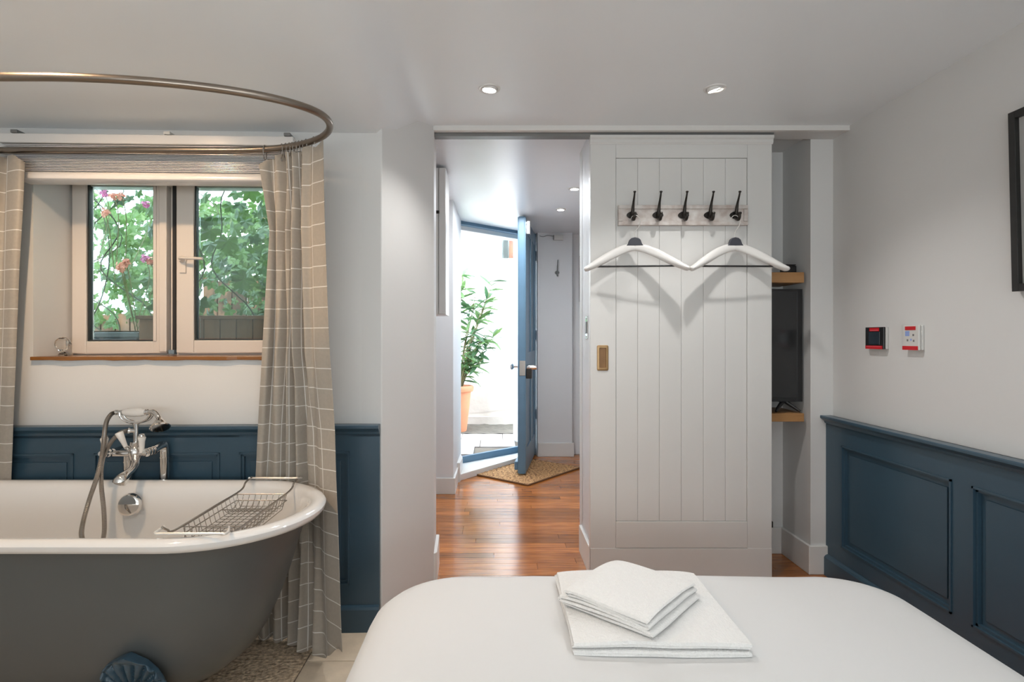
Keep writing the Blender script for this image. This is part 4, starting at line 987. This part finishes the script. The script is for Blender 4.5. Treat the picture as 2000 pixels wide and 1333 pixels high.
# ------------------------------------------------------------------ coat rack on the sliding door
DF = dY-0.003
ckz = P(1336, 420.5, 2.6).z; ckx = P(1334.5, 420, 2.6).x
ck = thing('coat_rack', 'worn white wooden rack with five dark metal hooks on the sliding door', 'coat rack', (ckx, DF, ckz))
hw, hh = 0.296, 0.046
box('backboard', M_rack, ck, -hw, hw, -0.014, 0, -hh, hh, bevel=0.001)
for nm, bx_ in (('moulding', (-hw, hw, hh-0.017, hh)), ('moulding', (-hw, hw, -hh, -hh+0.017)), ('moulding', (-hw, -hw+0.019, -hh+0.018, hh-0.018)), ('moulding', (hw-0.019, hw, -hh+0.018, hh-0.018))):
    box(nm, M_rack, ck, bx_[0], bx_[1], -0.020, -0.0142, bx_[2], bx_[3], bevel=0.002)
def coat_hook():
    m = MB()
    pl_ = [(0.0225*math.cos(2*PI*i/20)*(1+0.12*math.cos(4*PI*i/20)), 0.017*math.sin(2*PI*i/20)) for i in range(20)]
    m.prism(pl_, 0, 0.004, basis((0, -0.0145, 0), (1, 0, 0), (0, 0, 1), (0, -1, 0)))
    m.tube(smoothpts([(0, -0.016, -0.012), (0, -0.026, 0.0), (0, -0.032, 0.020), (0, -0.042, 0.048), (0, -0.060, 0.078), (0, -0.066, 0.092)], 4), [0.0085, 0.0085, 0.0085, 0.009, 0.0085, 0.008, 0.008, 0.0078, 0.0075, 0.007, 0.0065, 0.006, 0.0055, 0.005, 0.0046, 0.0043, 0.004, 0.0038, 0.0038, 0.0038, 0.004], 10)
    m.lathe([(0, 0), (0.005, 0.001), (0.0068, 0.004), (0.005, 0.008), (0, 0.009)], look((0, -0.066, 0.090), (0, -0.2, 1)), 12)
    m.tube(smoothpts([(0, -0.020, -0.004), (0, -0.034, -0.020), (0, -0.052, -0.026), (0, -0.064, -0.016), (0, -0.066, -0.004)], 4), [0.009, 0.009, 0.009, 0.0088, 0.0085, 0.008, 0.008, 0.0075, 0.0075, 0.007, 0.007, 0.0065, 0.0065, 0.006, 0.006, 0.0062, 0.0066], 10)
    m.lathe([(0, 0), (0.007, 0.001), (0.0085, 0.005), (0.006, 0.010), (0, 0.011)], look((0, -0.066, -0.006), (0, -0.2, 1)), 12)
    return m
hk = None
for px in (1234.5, 1285, 1335, 1385.5, 1436):
    x = P(px, 420, 2.6).x-ckx
    if hk is None: hk = coat_hook().build('hook', M_iron, ck, smooth=True); o = hk
    else: o = scopy(hk)
    o.location = (x, 0, 0.0)

# ------------------------------------------------------------------ coat hangers
def hanger(loc, rz, label, roll=0.0):
    h = thing('coat_hanger', label, 'coat hanger', loc, 'white coat hangers on the rack', rz)
    h.scale = ((1.03 if rz < 0 else 0.985), 1, 1)
    h.rotation_euler = (0, roll, rz)
    # origin = top of the hook loop contact
    zb_ = -0.185
    for s in (-1, 1):
        path = [(0, 0, zb_+0.040), (0.04, -0.002, zb_+0.034), (0.09, -0.010, zb_+0.012), (0.15, -0.024, zb_-0.024), (0.195, -0.036, zb_-0.051), (0.222, -0.044, zb_-0.065)]
        pp = smoothpts(path, 5); n = len(pp); rings = []
        for i, p in enumerate(pp):
            t = i/(n-1); tt = (pp[min(i+1, n-1)]-pp[max(i-1, 0)]).normalized()
            dep = 0.008+0.018*sstep(0.25, 0.95, t); ht_ = 0.015+0.005*math.sin(PI*min(1, t*1.25))-0.003*sstep(0.6, 1.0, t)
            if i == n-1: dep *= 0.55; ht_ *= 0.5
            if i == n-2: dep *= 0.85; ht_ *= 0.85
            nrm = Vector((-tt.z, 0, tt.x)); fwd = Vector((0, -1, 0))
            rings.append([Vector((s*q.x, q.y, q.z)) for q in [p+nrm*ht_*math.sin(a)+fwd*dep*math.cos(a) for a in [2*PI*k/16 for k in range(16)]]])
        MB().loft(rings, cap0=True, cap1=True).build('shoulder', M_hang, h, smooth=True)
    MB().prism([(-0.038, zb_+0.047), (-0.030, zb_+0.056), (-0.024, zb_+0.074), (-0.014, zb_+0.082), (0, zb_+0.085), (0.014, zb_+0.082), (0.024, zb_+0.074), (0.030, zb_+0.056), (0.038, zb_+0.047)], -0.009, 0.009, basis((0, 0, 0), (1, 0, 0), (0, 0, 1), (0, -1, 0))).build('neck_cover', M_neck, h, bevel=0.003)
    MB().tube([(-0.168, -0.026, zb_-0.048), (0.168, -0.026, zb_-0.048)], 0.0042, 10).build('trouser_bar', M_bar, h, smooth=True)
    hk_ = [(0, 0, zb_+0.084), (-0.001, 0, zb_+0.102), (0.003, 0, zb_+0.114), (0.015, 0, zb_+0.130), (0.023, 0, zb_+0.150), (0.021, 0, zb_+0.168), (0.010, 0, zb_+0.182), (-0.004, 0, zb_+0.184), (-0.015, 0, zb_+0.174), (-0.017, 0, zb_+0.164)]
    MB().tube(smoothpts(hk_, 5), 0.0016, 8).build('wire_hook', M_white_wire, h, smooth=True)
    return h
hy = DF-0.052
hx1 = P(1234.5, 420, 2.6).x; hx2 = P(1436, 420, 2.6).x
hanger((hx1+0.004, hy, ckz-0.008), -0.08, 'white hanger with charcoal neck on the rack hook nearest the open doorway')
hanger((hx2-0.016, hy, ckz-0.008), 0.02, 'white hanger with charcoal neck on the rack hook nearest the shelves')

# ------------------------------------------------------------------ niche: shelves, television, black box
for nm, zt_, th, lab, dy_ in (('wall_shelf', P(0, 532, 2.72).z, 0.050, 'upper oak shelf in the niche, level with the hangers', 0), ('wall_shelf', P(0, 808, 2.72).z, 0.040, 'lower oak shelf in the niche, carrying the television', 0)):
    sh = tag(MB().box(0.575, 1.478, -0.115, 0.12, -th, 0).build(nm, M_shelf, bevel=0.002), lab, 'shelf', 'oak shelves in the niche')
    sh.location = (0, 2.835, zt_)
tvz = P(0, 808, 2.72).z
tv = thing('television', 'black flat television standing on the lower niche shelf, half behind the sliding door', 'television', (1.03, 2.765, tvz+0.001))
th0 = 0.052; thh = 0.545; hwv = 0.455
box('casing', M_black, tv, -hwv, hwv, -0.012, 0.030, th0, th0+thh, bevel=0.004)
box('bezel', M_black, tv, hwv-0.026, hwv, -0.016, -0.012, th0, th0+thh, bevel=0.001)
box('bezel', M_black, tv, -hwv, -hwv+0.012, -0.016, -0.012, th0, th0+thh, bevel=0.001)
box('bezel', M_black, tv, -hwv+0.012, hwv-0.026, -0.016, -0.012, th0, th0+0.018, bevel=0.001)
box('bezel', M_black, tv, -hwv+0.012, hwv-0.026, -0.016, -0.012, th0+thh-0.010, th0+thh, bevel=0.001)
box('screen', M_screen, tv, -hwv+0.012, hwv-0.026, -0.0145, -0.012, th0+0.018, th0+thh-0.010)
for s in (-1, 1):
    m = MB(); x = s*0.375
    m.tube([(x, 0.005, th0+0.004), (x-0.055, -0.03, 0.006)], [0.010, 0.006], 8).tube([(x, 0.005, th0+0.004), (x+0.060, -0.035, 0.006)], [0.010, 0.006], 8).tube([(x, 0.01, th0+0.004), (x+0.01, 0.09, 0.006)], [0.010, 0.006], 8)
    m.build('foot', M_black, tv, smooth=True)
    box('mount', M_black, tv, x-0.02, x+0.02, -0.008, 0.02, th0-0.006, th0+0.01, bevel=0.003)
bb = P(1541, 531, 2.80)
bx = thing('black_box', 'small black box on the upper niche shelf beside the hanger end', 'box', (bb.x, 2.80, P(0, 532, 2.72).z+0.0005))
box('body', M_black, bx, -0.028, 0.024, -0.03, 0.04, 0, 0.040, bevel=0.008)
box('lid', M_black, bx, -0.025, 0.021, -0.027, 0.037, 0.040, 0.044, bevel=0.003)

# ------------------------------------------------------------------ controls and picture on the right wall
def wallbox(name, label, cat, Y, Z, wdt, hgt, d):
    return thing(name, label, cat, (1.604, Y, Z))
t1 = thing('thermostat', 'black wall thermostat with red tape on its top and bottom', 'thermostat', (1.604, 2.375, P(0, 661, 2.36).z))
box('back_plate', M_plate, t1, -0.012, 0, -0.058, 0.058, -0.045, 0.046, bevel=0.002)
box('front', M_black, t1, -0.021, -0.012, -0.056, 0.058, -0.045, 0.046, bevel=0.002)
box('display', mat('dark_display', (0.03, 0.045, 0.06), 0.15), t1, -0.0225, -0.021, -0.034, 0.034, -0.026, 0.026, bevel=0.0005)
box('top_tape', M_rtape, t1, -0.0225, -0.0208, -0.030, 0.030, 0.029, 0.043)
box('top_label', mat('pink_label', (0.85, 0.25, 0.3), 0.4), t1, -0.0228, -0.0223, -0.024, 0.024, 0.032, 0.034)
box('bottom_tape', M_rtape, t1, -0.0225, -0.0208, -0.050, 0.055, -0.045, -0.031)
box('bottom_label', bpy.data.materials['pink_label'], t1, -0.0229, -0.0224, -0.044, 0.048, -0.036, -0.0345)
t2 = thing('control_panel', 'white wall control panel with red tape, nearer the bed than the black thermostat', 'control panel', (1.604, 2.165, P(0, 660, 2.14).z))
box('back_plate', M_plate, t2, -0.010, 0, -0.040, 0.043, -0.047, 0.047, bevel=0.002)
box('front', M_plate, t2, -0.020, -0.011, -0.037, 0.043, -0.047, 0.047, bevel=0.002)
box('top_tape', M_rtape, t2, -0.0215, -0.0198, -0.022, 0.032, 0.029, 0.043)
box('bottom_tape', M_rtape, t2, -0.0215, -0.0198, -0.034, 0.046, -0.047, -0.032)
box('blue_mark', M_blueprint, t2, -0.0206, -0.0199, 0.010, 0.032, 0.006, 0.025)
for i, (yy_, zz_) in enumerate(((-0.010, 0.010), (0.020, -0.010), (-0.012, -0.012), (0.002, -0.008))): box('button', M_track if i != 3 else M_blueprint, t2, -0.0203, -0.0199, yy_-0.004, yy_+0.004, zz_-0.004, zz_+0.004)
pf_ = thing('picture_frame', 'black framed picture on the right wall at the edge of the view', 'picture', (1.604, 1.488, P(0, 570, 1.745).z))
pf_.rotation_euler = (0, math.radians(-1.3), 0)
fb = 0.022; y0, y1, h_ = -0.25, 0.252, 0.545
for nm, a in (('frame_bar', (y1-fb, y1, 0, h_)), ('frame_bar', (y0, y0+fb, 0, h_)), ('frame_bar', (y0+fb, y1-fb, 0, fb)), ('frame_bar', (y0+fb, y1-fb, h_-fb, h_))): box(nm, M_frame, pf_, -0.024, -0.001, *a, bevel=0.001)
box('print', M_print, pf_, -0.010, -0.002, y0+fb, y1-fb, fb, h_-fb)
m = MB()
for k in range(5): m.tube(smoothpts([(-0.0105, 0.21-0.01*k, 0.16+0.03*k), (-0.0105, 0.19-0.012*k, 0.21+0.03*k), (-0.0105, 0.14, 0.24+0.04*k), (-0.0105, 0.08, 0.20+0.05*k)], 5), 0.0009, 5)
m.build('drawn_line', M_track, pf_)

# ------------------------------------------------------------------ hall fittings
cbx = thing('wall_cupboard', 'narrow tall white cupboard on the left wall of the hall up to the ceiling', 'cupboard', (-0.36, 3.30, 0))
zb2 = P(0, 615, 3.25).z; zt2 = P(0, 327, 3.25).z
box('carcass', M_trim, cbx, -0.08, 0.078, -0.04, 0.18, zb2, zt2, bevel=0.002)
box('door', M_trim, cbx, -0.078, 0.036, -0.056, -0.041, zb2+0.004, zt2-0.004, bevel=0.003)
box('door', M_trim, cbx, 0.039, 0.077, -0.056, -0.041, zb2+0.004, zt2-0.004, bevel=0.003)
box('hinge', M_iron, cbx, 0.005, 0.042, -0.060, -0.056, P(0, 418, 3.25).z, P(0, 412, 3.25).z, bevel=0.001)
hb = P(1088, 533, 5.36)
ho = thing('wall_hook', 'small grey coat hook on the back wall of the hall', 'hook', (hb.x, 5.36, hb.z))
pl_ = [(0.022*math.cos(2*PI*i/18), 0.017*math.sin(2*PI*i/18)) for i in range(18)]
MB().prism(pl_, 0, 0.006, basis((0, 0, 0), (1, 0, 0), (0, 0, 1), (0, -1, 0))).build('rose', M_track, ho, bevel=0.001)
MB().tube(smoothpts([(0, -0.008, -0.01), (0, -0.03, 0.01), (0, -0.04, 0.06), (0.002, -0.055, 0.115)], 5), [0.008]*6+[0.006]*5+[0.0045]*5, 8).build('prong', M_track, ho, smooth=True)
MB().tube(smoothpts([(0, -0.008, -0.01), (0, -0.04, -0.035), (0, -0.06, -0.02)], 5), 0.007, 8).build('lower_prong', M_track, ho, smooth=True)
cx_ = P(1090, 465, 5.36)
al = thing('alarm_contact', 'small white box high on the back wall of the hall', 'sensor', (cx_.x, 5.36, cx_.z))
box('case', M_plate, al, -0.045, 0.045, -0.03, 0, -0.024, 0.024, bevel=0.004)
box('cover_seam', M_track, al, -0.046, -0.040, -0.032, -0.002, -0.022, 0.022, bevel=0.001)
MB().tube(smoothpts([(-0.045, -0.006, 0.015), (-0.10, -0.005, 0.022), (-0.14, -0.005, 0.010), (-0.175, -0.005, 0.018)], 5), 0.003, 6).build('cable', M_track, al, smooth=True)
pz0, pz1 = P(0, 590, 5.44).z, P(0, 500, 5.44).z
ph = thing('picture_frame', 'black edged picture at the back of the hall, mostly hidden by the right jamb', 'picture', (P(1132, 0, 5.44).x, 5.46, pz0))
hz_ = pz1-pz0
for a in ((0, 0.018, 0, hz_), (0.142, 0.16, 0, hz_), (0.018, 0.142, 0, 0.018), (0.018, 0.142, hz_-0.018, hz_)): box('frame_bar', M_frame, ph, a[0], a[1], -0.022, -0.001, a[2], a[3])
box('print', M_print, ph, 0.018, 0.142, -0.012, -0.001, 0.018, hz_-0.018)

# door mat: woven coir
ma = math.atan2(0.576, 0.477)
mt = thing('door_mat', 'woven coir door mat lying askew on the hall floor by the outside door', 'door mat', (0.285, 4.745, 0.001), rz=ma)
mw_, mh_ = 0.375, 0.262
m = MB(); nx, ny = 100, 70
for j in range(ny+1):
    for i in range(nx+1):
        x = -mw_+2*mw_*i/nx; y = -mh_+2*mh_*j/ny
        m.v.append(Vector((x, y, 0.012+0.004*math.sin(i*PI*0.25+((j//4) % 2)*PI)*abs(math.sin(j*PI*0.25)))))
for j in range(ny):
    for i in range(nx): q = j*(nx+1)+i; m.f.append((q, q+1, q+nx+2, q+nx+1))
m.build('woven_top', M_coir, mt)
MB().box(-mw_, mw_, -mh_, mh_, 0, 0.009).build('backing', M_coird, mt)
for a in ((-mw_-0.004, mw_+0.004, -mh_-0.004, -mh_+0.006), (-mw_-0.004, mw_+0.004, mh_-0.006, mh_+0.004), (-mw_-0.004, -mw_+0.006, -mh_+0.006, mh_-0.006), (mw_-0.006, mw_+0.004, -mh_+0.006, mh_-0.006)):
    MB().box(*a, 0, 0.0125).build('edge_binding', M_coird, mt, bevel=0.003)

# ------------------------------------------------------------------ ceiling downlights
def downlight(X, Y, label, tilt, power, col, tdir, z=None, size=0.7, r=0.043):
    z = z if z else ceil_z(X, Y)
    d = thing('downlight', label, 'ceiling light', (X, Y, z), 'recessed ceiling downlights')
    MB().lathe([(r*0.74, 0.004), (r*0.76, -0.003), (r*0.95, -0.004), (r, -0.001), (r, 0.002)], None, 32).build('trim_ring', M_trim, d, smooth=True)
    M = Matrix.Rotation(tilt[0], 4, 'X') @ Matrix.Rotation(tilt[1], 4, 'Y')
    g = MB().lathe([(r*0.72, 0.006), (r*0.72, -0.006), (r*0.62, -0.008), (r*0.60, -0.002)], M, 28); g.build('gimbal', M_trim, d, smooth=True)
    MB().lathe([(0, -0.004), (r*0.60, -0.004)], M, 28).build('lamp_face', M_lamp, d)
    s = light('spot', 'SPOT', (X, Y, z-0.03), power, col, (0, 0, 0), spot_size=math.radians(128), spot_blend=size, shadow_soft_size=0.022)
    s.rotation_euler = Vector(tdir).to_track_quat('-Z', 'Y').to_euler()
downlight(-0.022, 2.19, 'downlight in the ceiling just in front of the open doorway', (0.05, 0.1), DL_POW, (1.0, 0.975, 0.95), (0.05, -0.16, -1))
downlight(0.846, 2.19, 'downlight in the ceiling in front of the sliding door', (0.12, -0.25), DL_POW, (1.0, 0.975, 0.95), (-0.05, -0.16, -1))
downlight(-1.30, 1.36, 'downlight in the ceiling over the bath, outside the picture', (0, 0), BATH_POW, (1.0, 0.68, 0.41), (0.05, 0.40, -1))
for X, Y, lab in ((0.526, 3.77, 'nearer small downlight in the hall ceiling'), (0.505, 4.38, 'farther small downlight in the hall ceiling')):
    downlight(X, Y, lab, (0, 0), 4, (0.98, 0.97, 0.95), (0, 0, -1), z=2.11)
for X, Y in ((-0.9, -0.4), (0.9, -0.4), (0.9, 0.9), (-0.3, 0.9)):
    downlight(X, Y, 'downlight %s the bed, %s side, outside the picture' % ('behind the camera over' if Y < 0 else 'over the middle of', 'window' if X < 0 else 'right wall'), (0, 0), 7, (1.0, 0.97, 0.94), (0, 0, -1))
